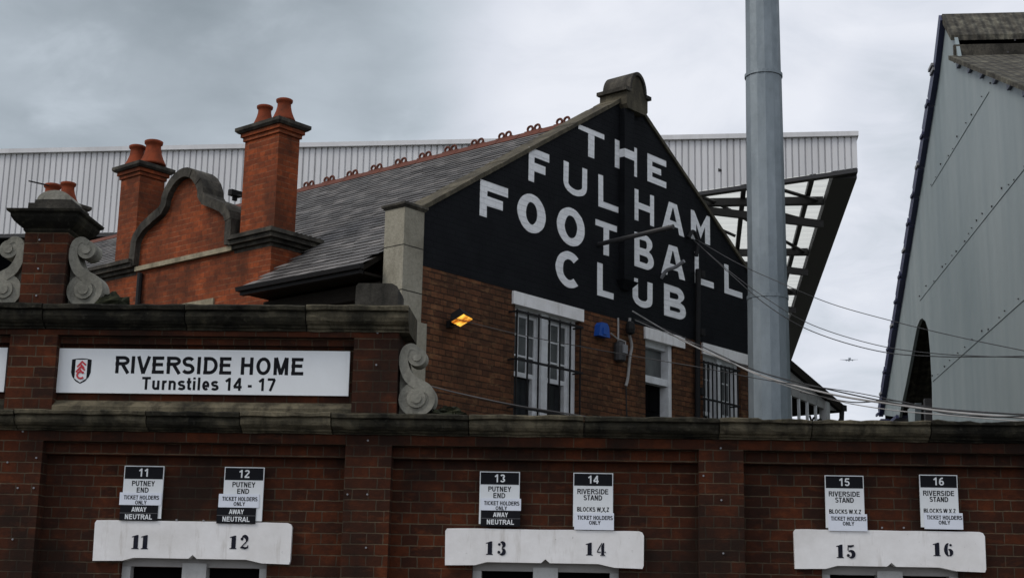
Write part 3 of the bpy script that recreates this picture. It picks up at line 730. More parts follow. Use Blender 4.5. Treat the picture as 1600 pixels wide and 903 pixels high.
# moss and weeds on the copings
def clump(name, s, z, off, rx, rz, lab):
    m_ = MB(); vs = []; fs = []; n1, n2 = 14, 9
    for i in range(n2 + 1):
        for j in range(n1):
            a_ = 2 * math.pi * j / n1; b_ = math.pi / 2 * i / n2
            d = Vector((math.cos(a_) * math.cos(b_), math.sin(a_) * math.cos(b_), math.sin(b_)))
            k_ = 1 + .45 * noise.noise(d * 3 + Vector((s, z, 0))) + .2 * noise.noise(d * 9 + Vector((s, z, 4)))
            vs.append((d.x * rx * k_, d.y * .12 * k_, d.z * rz * k_))
    for i in range(n2):
        for j in range(n1): fs.append((i * n1 + j, i * n1 + (j + 1) % n1, (i + 1) * n1 + (j + 1) % n1, (i + 1) * n1 + j))
    m_.add(vs, fs)
    rng = random.Random(int(s * 100))
    for i in range(90):
        a_, r_ = rng.uniform(0, 6.28), math.sqrt(rng.random()); p = Vector((math.cos(a_) * r_ * rx * .9, math.sin(a_) * r_ * .11, rz * (1 - r_ * .8) * .9))
        q = p + Vector((rng.uniform(-.03, .03), rng.uniform(-.03, .03), rng.uniform(.01, .035))); t_ = Vector((rng.uniform(-1, 1), rng.uniform(-1, 1), 0)) * .008
        m_.add([p - t_, p + t_, q], [(0, 1, 2)])
    o = m_.build(name, M_moss); o.location = at_wall(s, off, z); o.rotation_euler = (0, 0, WYAW); tag(o, lab, 'moss')
s_, z_ = w(172, 476, .1); clump('moss_clump', s_, 3.742, .12, .13, .11, 'dark moss mound on the parapet coping beside the pier scroll')
s_, z_ = w(700, 645, .15); clump('moss_clump', s_, 2.984, .12, .13, .075, 'dark moss mound on the lower coping right of the stone scroll')

# ================================================================== cottage
GA = R(40.3); U = Vector((math.sin(GA), math.cos(GA), 0)); V = Vector((-math.cos(GA), math.sin(GA), 0))
C = at(655, 413, 17.0); C.z = 0
cot = empty('cottage', C, math.atan2(U.y, U.x))
tag(cot, 'brick cottage with black gable lettered in white and a slate roof', 'building')
def g(x, y, off=0.0):                   # photo point -> (u,z) on the gable plane, off metres in front of it
    p = hit(x, y, C - V * off, V); return ((p - C).dot(U), p.z)
def sd_(x, y, u=0.0):                   # photo point -> (v,z) on a plane parallel to the ridge
    p = hit(x, y, C + U * u, U); return ((p - C).dot(V), p.z)
GW, ZB, ZE, UM, ZA = 8.54, 5.67, 6.33, 4.27, 9.0
SL = (ZA - ZE) / UM                      # gable wall pitch
# brick part of the gable below the black paint, pieces round the openings
OPEN = [(1.78, 3.12, 3.5, 5.50), (4.66, 5.36, 3.2, 5.50), (6.15, 7.22, 3.5, 5.50)]
mb = MB(); prev = 0.0
for a, b, z0, z1 in OPEN:
    mb.box(prev, a, 0, .34, 0, ZB - .002); mb.box(a, b, .001, .34, 0, z0); mb.box(a, b, .18, .34, z1, ZB - .003); prev = b
mb.box(prev, GW, 0, .34, 0, ZB - .002)
mb.build('gable_brickwork', M_gable, cot)
gb = MB().prism([(0, ZB), (GW, ZB), (GW, ZE), (UM, ZA), (0, ZE)], -.004, .34).build('black_gable', M_black, cot)
for (x0, y0, x1, zz) in ((800, 455, 910, 0), (1006, 512, 1068, 0), (1096, 535, 1167, 0)):
    a, b = g(x0, y0)[0], g(x1, y0 + 30)[0]
    MB().box(a, b, -.03, .17, 5.495, 5.662).build('lintel', M_white, cot)

# painted letters, each traced in the plane of the wall
def rect(x0, x1, z0, z1): return [(x0, z0), (x1, z0), (x1, z1), (x0, z1)]
def glyph(ch, a, b):
    """outline in the unit square; a = stem width, b = bar thickness"""
    if ch == 'T': return [[(0, 1), (0, 1 - b), (.5 - a / 2, 1 - b), (.5 - a / 2, 0), (.5 + a / 2, 0), (.5 + a / 2, 1 - b), (1, 1 - b), (1, 1)]]
    if ch == 'H': return [[(0, 0), (a, 0), (a, .5 - b / 2), (1 - a, .5 - b / 2), (1 - a, 0), (1, 0), (1, 1), (1 - a, 1), (1 - a, .5 + b / 2), (a, .5 + b / 2), (a, 1), (0, 1)]]
    if ch == 'E': return [[(0, 0), (1, 0), (1, b), (a, b), (a, .5 - b / 2), (.72, .5 - b / 2), (.72, .5 + b / 2), (a, .5 + b / 2), (a, 1 - b), (1, 1 - b), (1, 1), (0, 1)]]
    if ch == 'F': return [[(0, 0), (a, 0), (a, .46 - b / 2), (.82, .46 - b / 2), (.82, .46 + b / 2), (a, .46 + b / 2), (a, 1 - b), (1, 1 - b), (1, 1), (0, 1)]]
    if ch == 'L': return [[(0, 0), (1, 0), (1, b), (a, b), (a, 1), (0, 1)]]
    if ch == 'U':
        return [[(0, 1)] + arc(.5, .36, .5, .36, 180, 360, 18) + [(1, 1), (1 - a, 1)] + arc(.5, .36, .5 - a, .36 - b, 360, 180, 18) + [(a, 1)]]
    if ch == 'O': return [arc(.5, .5, .5, .5, 0, 350, 35), arc(.5, .5, .5 - a, .5 - b, 0, 350, 35)]
    if ch == 'C': return [arc(.5, .5, .5, .5, 48, 312, 26) + arc(.5, .5, .5 - a, .5 - b, 312, 48, 26)]
    if ch == 'A':
        o = [(0, 0), (a * 1.05, 0), (.5 - .10, .30), (.60, .30)]
        k = .30; xi = lambda z: (.5 - .17) * z
        return [[(0, 0), (a * 1.1, 0), (xi(.22) + a * 1.02, .22), (1 - xi(.22) - a * 1.02, .22), (1 - a * 1.1, 0), (1, 0), (.5 + .18, 1), (.5 - .18, 1)], [(xi(.42) + a * 1.0, .40), (1 - xi(.42) - a * 1.0, .40), (.5 + .02, .84), (.5 - .02, .84)]]
    if ch == 'M': return [[(0, 0), (a, 0), (a, .60), (.5, .12), (1 - a, .60), (1 - a, 0), (1, 0), (1, 1), (.84, 1), (.5, .50), (.16, 1), (0, 1)]]
    if ch == 'B':
        r1 = .235
        out = [(0, 0), (.62, 0)] + arc(.62, .275, .38, .275, -90, 90, 12) [1:-1] + [(.74, .535)] + arc(.58, .765, .34, .235, -55, 90, 10) + [(0, 1)]
        h1 = [(a, b), (.60, b)] + arc(.60, .275, .38 - a * .95, .275 - b, -90, 90, 10) + [(a, .55 - b)]
        h2 = [(a, .55 + b * .25), (.56, .55 + b * .25)] + arc(.56, (.55 + b * .25 + 1 - b) / 2, .34 - a * .95, (1 - b - .55 - b * .25) / 2, -90, 90, 10) + [(a, 1 - b)]
        return [out, h1, h2]
# letter: left edge x, top y at left, bottom y at left, right edge x (photo), stem metres, bar metres
LET = [('T', 903.2, 194.0, 238.5, 943.3, .17, .10), ('E', 1011, 239.7, 283.0, 1040.3, .15, .13),
       ('F', 826, 229.7, 282.5, 857.2, .145, .16), ('U', 880.2, 251, 299.5, 916.5, .135, .12), ('L', 934.6, 272.2, 322.3, 965.6, .135, .13), ('H', 990.9, 294.8, 343.5, 1021.2, .12, .13),
       ('A', 1033.3, 311, 358, 1068.4, .15, .11), ('M', 1079, 327.5, 372.8, 1108.6, .17, .12),
       ('F', 750, 280, 337, 792.5, .17, .17), ('O', 808.3, 296, 357, 852, .22, .15), ('O', 870, 317.5, 377.5, 913, .21, .15), ('T', 929.9, 342.4, 394, 963.2, .16, .12), ('B', 990.5, 362, 415.3, 1020.8, .16, .12),
       ('A', 1032.5, 378, 426.6, 1069.4, .17, .11), ('L', 1084.7, 393, 441.5, 1114.3, .14, .13), ('L', 1131, 412.3, 457.5, 1159, .15, .13),
       ('C', 868, 386.5, 444, 909.5, .19, .15), ('L', 932.8, 409.7, 461, 958.2, .15, .12), ('U', 988, 433.5, 476, 1019, .16, .13), ('B', 1037, 442.6, 492.4, 1071, .18, .14)]
for ch, xl, yt, yb, xr, a, b in LET:
    u0, z1 = g(xl, yt); _, z0 = g(xl, yb); u1 = g(xr, (yt + yb) / 2 + (xr - xl) * .33)[0]
    wd, ht = u1 - u0, z1 - z0
    m_ = MB(); a *= .80; b *= .72
    shape(m_, glyph(ch, a / wd, b / ht), lambda x, z, fr: (u0 + x * wd + noise.noise(Vector((x * 5, z * 5, xl))) * .008, -.0085 if fr else -.003, z0 + z * ht + noise.noise(Vector((x * 6, z * 4, xl + 9))) * .006))
    m_.build('painted_letter', M_letter, gb)
# the flue strip up the middle, and the H that is painted over it
FD = .10
fu0, fu1 = g(976, 300, FD)[0], g(991, 300, FD)[0]
fl = MB().box(fu0, fu1, -FD, -.0045, g(976, 437, FD)[1], 8.74)
zf = g(976, 437, FD)[1]
fl.frustum((fu0 + .03, fu1 - .03, -.04, -.0045), (fu0 - .06, fu1 + .05, -FD - .05, -.0045), zf - .12, zf)
flue = fl.build('flue_strip', M_black, gb)
def gq(m_, pts, off):                   # flat paint patch on the wall at off metres
    n_ = len(pts); m_.prism(pts, -off - .003, -off + .001)
m_ = MB()
hu0, hz1 = g(960.3, 217.7); _, hz0 = g(960.3, 261.5); hu1 = g(968.2, 240)[0]
gq(m_, rect(hu0, hu1, hz0, hz1), .006)
cz = (hz0 + hz1) / 2 + .02
gq(m_, rect(hu1, fu0, cz - .055, cz + .055), .0055)
m_.box(fu0 - .003, fu0, -FD, -.006, cz - .06, cz + .06)
gq(m_, rect(fu0 - .003, fu1 - .001, cz - .07, cz + .06), FD + .002)
ru0, ru1 = g(989.3, 250)[0], g(994.6, 250)[0]
gq(m_, rect(ru0, ru1, hz0 - .02, hz1 + .0), .0052)
m_.build('painted_letter', M_letter, gb)

# verge copings, apex stone, corner pier
for sgn in (0, 1):
    f_ = (lambda u_: GW - u_) if sgn else (lambda u_: u_)
    mb = MB(); n_ = 26; e0, e1 = .02, UM - .25
    th0, th1 = .02, .064
    for i in range(n_):
        ua, ub = e0 + (e1 - e0) * i / n_, e0 + (e1 - e0) * (i + 1) / n_ - .004
        j = random.uniform(-.008, .008) if i % 3 == 0 else 0
        za, zb_ = ZE + SL * ua, ZE + SL * ub
        pts = [(f_(ua), za + .001), (f_(ub), zb_ + .001), (f_(ub), zb_ + th1 + j), (f_(ua), za + th1 + j)]
        mb.prism(pts, -.035 + j * .5, .36)
    mb.build('verge_coping', M_apex, cot)
au0, au1 = UM - .27, UM + .25
mb = MB()
mb.prism([(au0 + .04, ZA - .26), (au1 - .04, ZA - .26), (au1, ZA - .20), (au1, ZA + .02), (au1 - .10, ZA + .06), (au0 + .10, ZA + .06), (au0, ZA + .02), (au0, ZA - .20)], -.14, .34)
mb.prism(arc(UM - .01, ZA + .05, .185, .26, 0, 180, 20), -.13, .32)
ap = mb.build('apex_stone', M_apex, cot)
mb = MB()
A0, A1 = arc(UM - .01, ZA + .05, .205, .285, 0, 180, 20), arc(UM - .01, ZA + .05, .165, .235, 0, 180, 20)
for i in range(20): mb.prism([A0[i], A0[i + 1], A1[i + 1], A1[i]], -.165, .33)
for s_ in (-1, 1): mb.box(*sorted((UM - .01 + s_ * .19, UM - .01 + s_ * .315)), -.17, .36, ZA - .01, ZA + .045)
mb.build('moulding', M_cap, ap)
pu0, pv1 = -.16, g(0, 0)[0]
PV0, PV1, PU0, PU1 = -.055, .40, -.06, .02
pz = sd_(612, 335)[1]
# square stone pier standing on the near corner
def pierbox(m_, e_, z0, z1): m_.box(-.33 - e_, .005 + e_, -.055 - e_, .27 + e_, z0, z1)
pxs = g(655, 360, .055)
m_ = MB(); pierbox(m_, 0, 0, 6.30); pi_ = m_.build('corner_pier', M_pier, cot)
m_ = MB(); m_.frustum((-.335, .01, -.06, .275), (-.36, .035, -.085, .30), 6.30, 6.33); m_.box(-.365, .04, -.09, .305, 6.33, 6.36); m_.frustum((-.365, .04, -.09, .305), (-.28, -.05, 0, .22), 6.36, 6.39)
m_.build('pier_capital', M_cap, pi_)
m_ = MB(); pierbox(m_, .05, 0, 4.95); m_.build('pier_plinth', M_pier, pi_)
for zj in (5.84, 5.30): 
    m_ = MB(); pierbox(m_, .002, zj, zj + .012); m_.build('mortar_joint', M_cap, pi_)

# slate roof, laid slate by slate
RL = 14.0; EU, EZ = -.62, 5.60
RS = (8.80 - EZ) / (UM - EU)
BV0, BV1 = 2.47, 6.28                    # the red bay breaks through the eaves here
m_ = MB(); slope_len = math.hypot(UM - EU, 8.80 - EZ); rows = 40; rng = random.Random(3)
ca_, sa_ = (UM - EU) / slope_len, (8.80 - EZ) / slope_len
for i in range(rows):
    t0, t1 = slope_len * i / rows, slope_len * (i + 1.25) / rows
    if i == rows - 1: t1 = slope_len
    u0 = EU + ca_ * t0
    v_ = .30 - (.12 if i % 2 else 0)
    while v_ < RL:
        va, vb = v_ + .002, v_ + .238; v_ += .24
        if u0 < .30 and vb > BV0 and va < BV1: continue
        if u0 < .05 and vb < .42: continue
        if va < .30: va = .30
        l_ = rng.uniform(-.006, .006) + (.02 if rng.random() < .015 else 0); k_ = rng.uniform(0, .006)
        p = lambda t, h: (EU + ca_ * t - sa_ * h, EZ + sa_ * t + ca_ * h)
        (ua, za), (ub, zb_) = p(t0 - l_, .016 + k_), p(t1, .004)
        (uc, zc) = p(t0 - l_, .006 + k_)
        m_.add([(ua, va, za), (ua, vb, za), (ub, vb, zb_), (ub, va, zb_), (uc, va, zc), (uc, vb, zc)], [(0, 3, 2, 1), (0, 1, 5, 4)])
m_.build('slate_roof', M_slate, cot)
m_ = MB()
for v0, v1, ua in ((.35, BV0, EU + .04), (BV1, RL, EU + .04), (BV0, BV1, .32)):
    za = EZ + RS * (ua - EU) - .02
    m_.prism([(ua, za), (UM, 8.78), (UM, 8.68), (ua, za - .07)], v0, v1)
m_.prism([(UM, 8.78), (GW + .6, EZ), (GW + .6, EZ - .08), (UM, 8.68)], .34, RL)
m_.build('roof_boarding', M_darkwood, cot)
m_ = MB(); n_ = 32
for i in range(n_):
    v0, v1 = .34 + (RL - .34) * i / n_, .34 + (RL - .34) * (i + 1) / n_ - .012
    m_.prism([(UM - .14, 8.73), (UM - .02, 8.845), (UM + .02, 8.845), (UM + .14, 8.73), (UM + .12, 8.72), (UM, 8.80), (UM - .12, 8.72)], v0, v1)
rd = m_.build('ridge_tiles', M_ridge, cot)
def crest_tile(v_):
    q = MB()
    for c_ in (-.070, .070):
        ring = [(v_ + c_ + .050 * math.cos(2 * math.pi * i / 12), 8.885 + .046 * math.sin(2 * math.pi * i / 12)) for i in range(12)]
        q.tube([(UM, a_, b_) for a_, b_ in ring] + [(UM, *ring[0])], .020, 6, False)
    q.prism([(v_ - .17, 8.83), (v_ + .17, 8.83), (v_ + .17, 8.856), (v_ - .17, 8.856)], UM - .02, UM + .02, 'x')
    return q.build('crest_tile', M_ridge, cot)
for x, y in ((880, 185), (834, 200), (789, 213), (746, 225), (704, 237), (664, 248), (626, 258), (588, 269), (550, 279), (514, 288), (482, 297)): crest_tile(sd_(x, y, UM)[0])
# eaves: gutter, bargeboard, soffit; side wall with two small windows
m_ = MB(); m_.prism([(EU - .07, EZ - .005), (EU + .01, EZ - .005), (EU, EZ - .055), (EU - .055, EZ - .055)], .30, BV0 + .07); m_.box(EU - .005, EU + .06, .36, BV0 + .05, EZ - .10, EZ - .005)
gt = m_.build('gutter', M_iron, cot)
m_ = MB(); m_.box(EU + .06, -.01, .345, BV0 - .03, EZ - .10, EZ - .07); m_.box(-.30, -.02, .345, BV0 - .03, EZ - .32, EZ - .14); m_.build('eaves_soffit', M_darkwood, cot)
m_ = MB()
wins = [(sd_(556, 470)[0], sd_(538, 470)[0]), (sd_(521, 470)[0], sd_(484, 470)[0])]
ys = [.345] + [q for ab in sorted(wins) for q in ab] + [BV0]
for i in range(0, len(ys), 2): m_.box(.0, .3, ys[i], ys[i + 1], 0, 5.9)
for a, b in wins: m_.box(.001, .3, a, b, 0, 4.2); m_.box(.001, .3, a, b, 5.47, 5.9)
m_.build('side_wall', M_gable, cot)
for a, b in wins:
    q = MB(); z0, z1 = 4.2, 5.47
    q.box(.03, .09, a, a + .05, z0, z1); q.box(.03, .09, b - .05, b, z0, z1); q.box(.03, .09, a + .05, b - .05, z1 - .05, z1); q.box(.03, .09, a + .05, b - .05, z0, z0 + .05)
    q.box(.045, .08, (a + b) / 2 - .012, (a + b) / 2 + .012, z0 + .05, z1 - .05)
    for zz in (z1 - .22, z1 - .40, z1 - .62): q.box(.046, .079, a + .05, b - .05, zz - .01, zz + .01)
    o = q.build('side_window', M_whitewood, cot); MB().box(.062, .066, a + .04, b - .04, z0 + .04, z1 - .04).build('pane', M_glass, o)

# ------------------------------------------------------------------ red brick bay with its curved gable
BU = -.15; SZ = 6.30                     # front plane, string course height
m_ = MB(); m_.box(BU, .9, BV0 + .05, BV1, 0, SZ); m_.box(.30, .9, BV0 + .05, BV1, SZ, SZ + .1); bay = m_.build('bay_wall', M_red, cot)
gl, gr = sd_(205, 415, BU)[0], sd_(375, 370, BU)[0]; gc = (gl + gr) / 2 - .02; hw = (gl - gr) / 2
GZ = SZ + .06
gc = 4.38
half = [(1.13, 0), (1.12, .20), (1.11, .36), (1.05, .48), (.92, .595), (.72, .685), (.52, .765), (.475, .82), (.465, .90), (.40, 1.03), (.31, 1.13), (.20, 1.205), (.09, 1.245), (0, 1.255)]
hs = half
outl = [(gc + a_, GZ + b_) for a_, b_ in hs] + [(gc - a_, GZ + b_) for a_, b_ in hs[-2::-1]]
def inset(P, d):
    out = []
    for i in range(len(P)):
        a, b = Vector(P[max(i - 1, 0)]), Vector(P[min(i + 1, len(P) - 1)]); t_ = (b - a).normalized()
        out.append((P[i][0] - t_.y * d, max(GZ, P[i][1] + t_.x * d)))
    return out
inn = inset(outl, .13)
m_ = MB(); m_.prism(inn, BU, .10, 'x'); m_.build('curved_gable', M_red, cot)
m_ = MB()
for i in range(len(outl) - 1):
    j = noise.noise(Vector((i * .9, 2, 3))) * .012
    m_.prism([outl[i], outl[i + 1], inn[i + 1], inn[i]], BU - .09 + j, .12, 'x')
m_.build('gable_coping', M_cap, cot)
m_ = MB(); m_.box(BU - .055, BU - .001, gr + .10, gl - .16, SZ - .02, SZ + .045); m_.build('string_course', M_band, bay)
def cornice(v0, v1, u1, ends):
    q = MB(); L = [(.0, SZ - .06, SZ - .01), (.05, SZ - .01, SZ + .04), (.11, SZ + .04, SZ + .10), (.15, SZ + .10, SZ + .155)]
    for d, z0, z1 in L:
        q.box(BU - d - .001, u1, v0 - (d if ends[0] else 0), v1 + (d if ends[1] else 0), z0, z1 - .001)
    return q
cornice(BV0 + .045, gr + .10, .62, (1, 0)).build('cornice', M_cap, bay)
cornice(gl - .14, BV1 + .001, .5, (0, 1)).build('cornice', M_cap, bay)
MB().tube([(BU - .05, gl - .30, 0), (BU - .05, gl - .30, SZ - .06)], .04, 8).build('downpipe', M_iron, bay)
a, b = sd_(335, 472, BU)[0], sd_(285, 472, BU)[0]
MB().box(BU - .025, BU - .001, a, b, 5.55, sd_(335, 466, BU)[1]).build('window_head', M_band, bay)

# chimneys
def pot(parent, u_, v_, z_, k=1.0):
    MB().lathe([(.185 * k, 0), (.175 * k, .03 * k), (.145 * k, .09 * k), (.118 * k, .16 * k), (.102 * k, .23 * k), (.100 * k, .285 * k), (.122 * k, .30 * k), (.126 * k, .335 * k), (.108 * k, .345 * k), (.085 * k, .345 * k), (.08 * k, .25 * k)], (u_, v_, z_), 18).build('chimney_pot', M_terra, parent, True)
def chimney(u0, u1, v0, v1, z0, z1, pots, k=1.0):
    q = MB(); q.box(u0, u1, v0, v1, z0, z1); st = q.build('chimney', M_red, cot)
    q = MB(); zz = z1
    for d, h in ((.022, .055), (.048, .055)): q.box(u0 - d, u1 + d, v0 - d, v1 + d, zz + .001, zz + h); zz += h
    q.build('corbelled_head', M_red, st)
    q = MB(); q.frustum((u0 - .075, u1 + .075, v0 - .075, v1 + .075), (u0 - .105, u1 + .105, v0 - .105, v1 + .105), zz + .001, zz + .03); q.box(u0 - .105, u1 + .105, v0 - .105, v1 + .105, zz + .03, zz + .075)
    q.frustum((u0 - .105, u1 + .105, v0 - .105, v1 + .105), (u0 + .06, u1 - .06, v0 + .06, v1 - .06), zz + .075, zz + .14)
    q.build('chimney_cap', M_cap, st)
    for a_, b_, kk in pots: pot(st, a_, b_, zz + .115, kk)
    return st
c2a, c2b = sd_(428, 300, BU)[0], sd_(377, 300, BU)[0]
zc = sd_(430, 209, BU)[1]
chimney(BU, BU + .36, c2a - .04, c2b - .02, SZ + .155, zc, [(BU + .18, c2a + .10, .9), (BU + .18, c2b - .17, .88)])
u_l = .02
c1a, c1b = sd_(213, 350, u_l)[0], sd_(184, 350, u_l)[0]
zc1 = sd_(213, 275, u_l)[1]
chimney(u_l, u_l + .44, c1a, c1b, 5.5, zc1, [(u_l + .27, c1a + .10, 1.1), (u_l + .20, c1b - .06, 1.0)])
p3 = sd_(92, 312, 0.1)
chimney(0.05, .40, p3[0] - .20, p3[0] + .20, 5.5, p3[1] - .27, [(.22, sd_(104, 300, .2)[0], .98), (.22, sd_(80, 300, .2)[0], 1.12)])

# windows and door of the gable
def sash(a, b, z0, z1, bars_white=True, glass=M_net):
    y0 = .10; o = MB(); fw = .07; mid = (a + b) / 2
    o.box(a, a + fw, y0, .30, z0, z1); o.box(b - fw, b, y0 - .03, .30, z0, z1); o.box(mid - .065, mid + .065, y0 - .05, .30, z0, z1 + .0)
    o.box(a + fw, mid - .065, y0 + .001, .29, z1 - .06, z1); o.box(mid + .065, b - fw, y0 + .001, .29, z1 - .06, z1)
    fr = o.build('window_frame', M_whitewood, cot)
    zm = z0 + (z1 - z0) * .56
    for p0, p1 in ((a + fw, mid - .065), (mid + .065, b - fw)):
        s_ = MB(); w4 = .035
        s_.box(p0, p0 + w4, y0 + .05, y0 + .09, zm, z1 - .06); s_.box(p1 - w4, p1, y0 + .05, y0 + .09, zm, z1 - .06); s_.box(p0 + w4, p1 - w4, y0 + .05, y0 + .09, zm, zm + .06); s_.box(p0 + w4, p1 - w4, y0 + .05, y0 + .09, z1 - .10, z1 - .06)
        for i in (1, 2): x_ = p0 + (p1 - p0) * i / 3; s_.box(x_ - .011, x_ + .011, y0 + .055, y0 + .085, zm + .06, z1 - .10)
        for i in (1, 2): z_ = zm + (z1 - .06 - zm) * i / 3; s_.box(p0 + w4, p1 - w4, y0 + .056, y0 + .084, z_ - .011, z_ + .011)
        s_.build('upper_sash', M_whitewood, fr)
        MB().box(p0 + .01, p1 - .01, y0 + .068, y0 + .072, zm + .02, z1 - .08).build('pane', glass, fr)
        MB().box(p0, p1, y0 + .11, y0 + .114, z0, zm).build('lower_pane', M_glass, fr)
        MB().box(p1 - .065, p1 - .001, y0 + .04, y0 + .10, z0, zm - .001).build('sash_stile', M_whitewood, fr)
sash(OPEN[0][0], OPEN[0][1], 3.5, 5.495)
sash(OPEN[2][0], OPEN[2][1], 3.5, 5.495)
def grille(a, b, z0, z1, n, rails, m=M_iron, out=-.12):
    q = MB()
    for i in range(n):
        x_ = a + (b - a) * i / (n - 1); q.box(x_ - .0085, x_ + .0085, out - .0085, out + .0085, z0, z1)
    for z_ in rails: q.box(a - .03, b + .03, out - .03, out - .009, z_ - .014, z_ + .014)
    for z_ in rails:
        for x_ in (a - .02, b + .02): q.box(x_ - .009, x_ + .009, out - .011, .02, z_ - .010, z_ + .010)
    q.build('window_grille', m, cot)
zr = [g(803, 485, .12)[1] , g(803, 560, .12)[1], g(803, 635, .12)[1]]
grille(g(806, 600, .12)[0], g(906, 620, .12)[0], 3.5, zr[0] + .03, 7, zr)
zr3 = [g(1100, 560, .12)[1] - .06, g(1100, 623, .12)[1]]
grille(g(1100, 600, .12)[0], g(1153, 620, .12)[0], 3.5, zr3[0] + .03, 9, zr3)
a, b, z0, z1 = OPEN[1]; q = MB(); zt = g(1030, 592)[1] - .02
q.box(a, a + .06, .08, .28, z0, z1 - .005); q.box(b - .08, b, .03, .28, z0, z1 - .005); q.box(a + .06, b - .08, .08, .28, z1 - .09, z1 - .005); q.box(a + .06, b - .08, .05, .28, zt - .05, zt + .05)
fr = q.build('door_frame', M_whitewood, cot)
MB().box(a + .06, b - .08, .16, .166, zt + .05, z1 - .09).build('fanlight_pane', M_net, fr)
q = MB(); q.box(a + .06, b - .08, .18, .22, z0, zt - .05)
for i in range(2):
    for j in range(4):
        x_, z_ = a + .10 + i * .24, zt - .42 - j * .38; q.box(x_, x_ + .20, .165, .1795, z_, z_ + .30)
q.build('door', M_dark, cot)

# balcony roof and posts on the far side of the cottage
vr = -.05
P1 = g(1234, 562, vr); P2 = g(1316, 632, vr); m_ = MB()
sl = (P2[1] - P1[1]) / (P2[0] - P1[0]); uA = GW; zA = P1[1] + sl * (uA - P1[0])
m_.prism([(uA, zA), (P2[0], P2[1]), (P2[0] - .02, P2[1] - .14), (uA, zA - .14)], -vr - .02, 3.0)
br = m_.build('balcony_roof', M_darkwood, cot)
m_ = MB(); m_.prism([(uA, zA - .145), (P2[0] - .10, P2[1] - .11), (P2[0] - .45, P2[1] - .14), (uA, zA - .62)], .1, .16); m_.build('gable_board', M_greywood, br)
for x in (1241, 1254, 1267, 1280): 
    u_ = g(x, 640, vr)[0]; MB().box(u_ - .018, u_ + .018, .10, .14, 2.2, zA + sl * (u_ - uA) - .2).build('baluster_post', M_whitewood, br)
u_ = g(1295, 640, vr)[0]; MB().box(u_ - .06, u_ + .06, .06, .20, 0, zA + sl * (u_ - uA) - .15).build('balcony_post', M_framegrey, br)
m_ = MB(); m_.tube([(P2[0] - .02, .05, P2[1] - .10), (P2[0] - .04, .05, P2[1] - .26), (P2[0] - .30, .05, P2[1] - .48), (u_ + .10, .05, P2[1] - .55), (u_ + .10, .05, 0)], .045, 8)
m_.box(P2[0] - .06, P2[0] + .07, .0, 3.0, P2[1] - .11, P2[1] - .01); m_.build('rainwater_pipe', M_iron, br)
m_ = MB()
for cx, cz, rr in ((-.16, -.42, .10), (-.20, -.62, .12), (-.34, -.40, .09)):
    ring = arc(u_ + cx, P2[1] + cz, rr, rr, 0, 300, 14); m_.tube([(a_, .13, b_) for a_, b_ in ring], .018, 6)
m_.tube([(u_ - .08, .13, P2[1] - .85), (u_ - .35, .13, P2[1] - .55), (u_ - .52, .13, P2[1] - .30)], .02, 6)
m_.build('iron_scrollwork', M_iron, br)
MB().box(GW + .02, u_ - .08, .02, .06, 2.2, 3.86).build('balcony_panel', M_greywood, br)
m_ = MB(); m_.box(GW - .3, u_, .9, 1.0, 0, zA - .6); m_.build('balcony_back', M_dark, br)
m_ = MB(); m_.box(GW - .3, GW, .34, RL, 0, EZ - .1); m_.box(0, .3, BV1, RL, 0, 5.6); m_.box(.3, GW - .3, RL - .3, RL, 0, 5.6); m_.build('far_wall', M_gable, cot)
m_ = MB(); m_.prism([(.3, 5.6), (GW - .3, 5.6), (UM, 8.4)], RL - .3, RL - .05); m_.build('far_gable', M_gable, cot)

# ------------------------------------------------------------------ things fixed to the gable
CRZ = cot.rotation_euler.z
def on_gable(u_, off, z_): return C + U * u_ - V * off + Vector((0, 0, z_))
def local(p): d = Vector(p) - C; return (d.dot(U), d.dot(V), p[2])
u_, z_ = g(710, 507, .1)
r_ = empty('security_light', on_gable(u_, 0, z_), CRZ); tag(r_, 'black floodlight glowing orange on the brick wall left of the barred window', 'lamp')
q = MB(); q.box(-.035, .035, -.06, .0, -.03, .05); q.tube([(0, -.04, .01), (.0, -.12, .02)], .022, 8); q.build('bracket', M_iron, r_)
tm = Matrix.Rotation(R(-38), 4, 'X'); q = MB(); q.frustum((-.11, .11, -.05, .08), (-.15, .15, -.09, .11), -.10, .0)
h_ = q.build('lamp_housing', M_iron, r_); h_.location = (.04, -.17, .05); h_.rotation_euler = (R(152), R(0), R(20))
l_ = MB().box(-.135, .135, -.078, .098, .001, .014).build('lamp_glass', M_lamp, h_)
u_, z_ = g(942, 516, .06)
r_ = empty('alarm_box', on_gable(u_, .0, z_), CRZ); tag(r_, 'bright blue alarm bell box on the brick wall between window and door', 'alarm')
q = MB(); q.prism([(-.125, -.09), (.125, -.09), (.10, .06), (.06, .10), (-.06, .10), (-.10, .06)], -.09, 0); q.build('cover', M_blue, r_)
q = MB(); q.box(-.04, .04, -.105, -.091, -.06, .03); q.build('strobe', M_blue, r_)
r_ = empty('meter_box', on_gable(*[g(963, 548)[0], 0, g(963, 548)[1]]), CRZ); tag(r_, 'small grey junction box on thin white conduit beside the alarm box', 'junction box')
q = MB(); q.lathe([(.05, -.16), (.085, -.14), (.09, .05), (.07, .11), (.03, .13)], (0, -.06, 0), 12); q.build('casing', M_steel, r_)
zc_ = g(963, 497)[1] - g(963, 548)[1]
q = MB(); q.tube([(0, -.03, -.06), (.0, -.03, zc_)], .014, 8); q.tube([(-.20, -.05, .21), (-.06, -.05, .16), (.03, -.13, .12), (.06, -.13, -.05)], .010, 6); q.build('conduit', M_cableg, r_)
q = MB(); q.box(-.05, .05, -.16, -.14, -.05, .07); q.build('dial', M_vent, r_)
def gpath(pts, off): return [on_gable(g(x, y, off)[0], off, g(x, y, off)[1]) for x, y in pts]
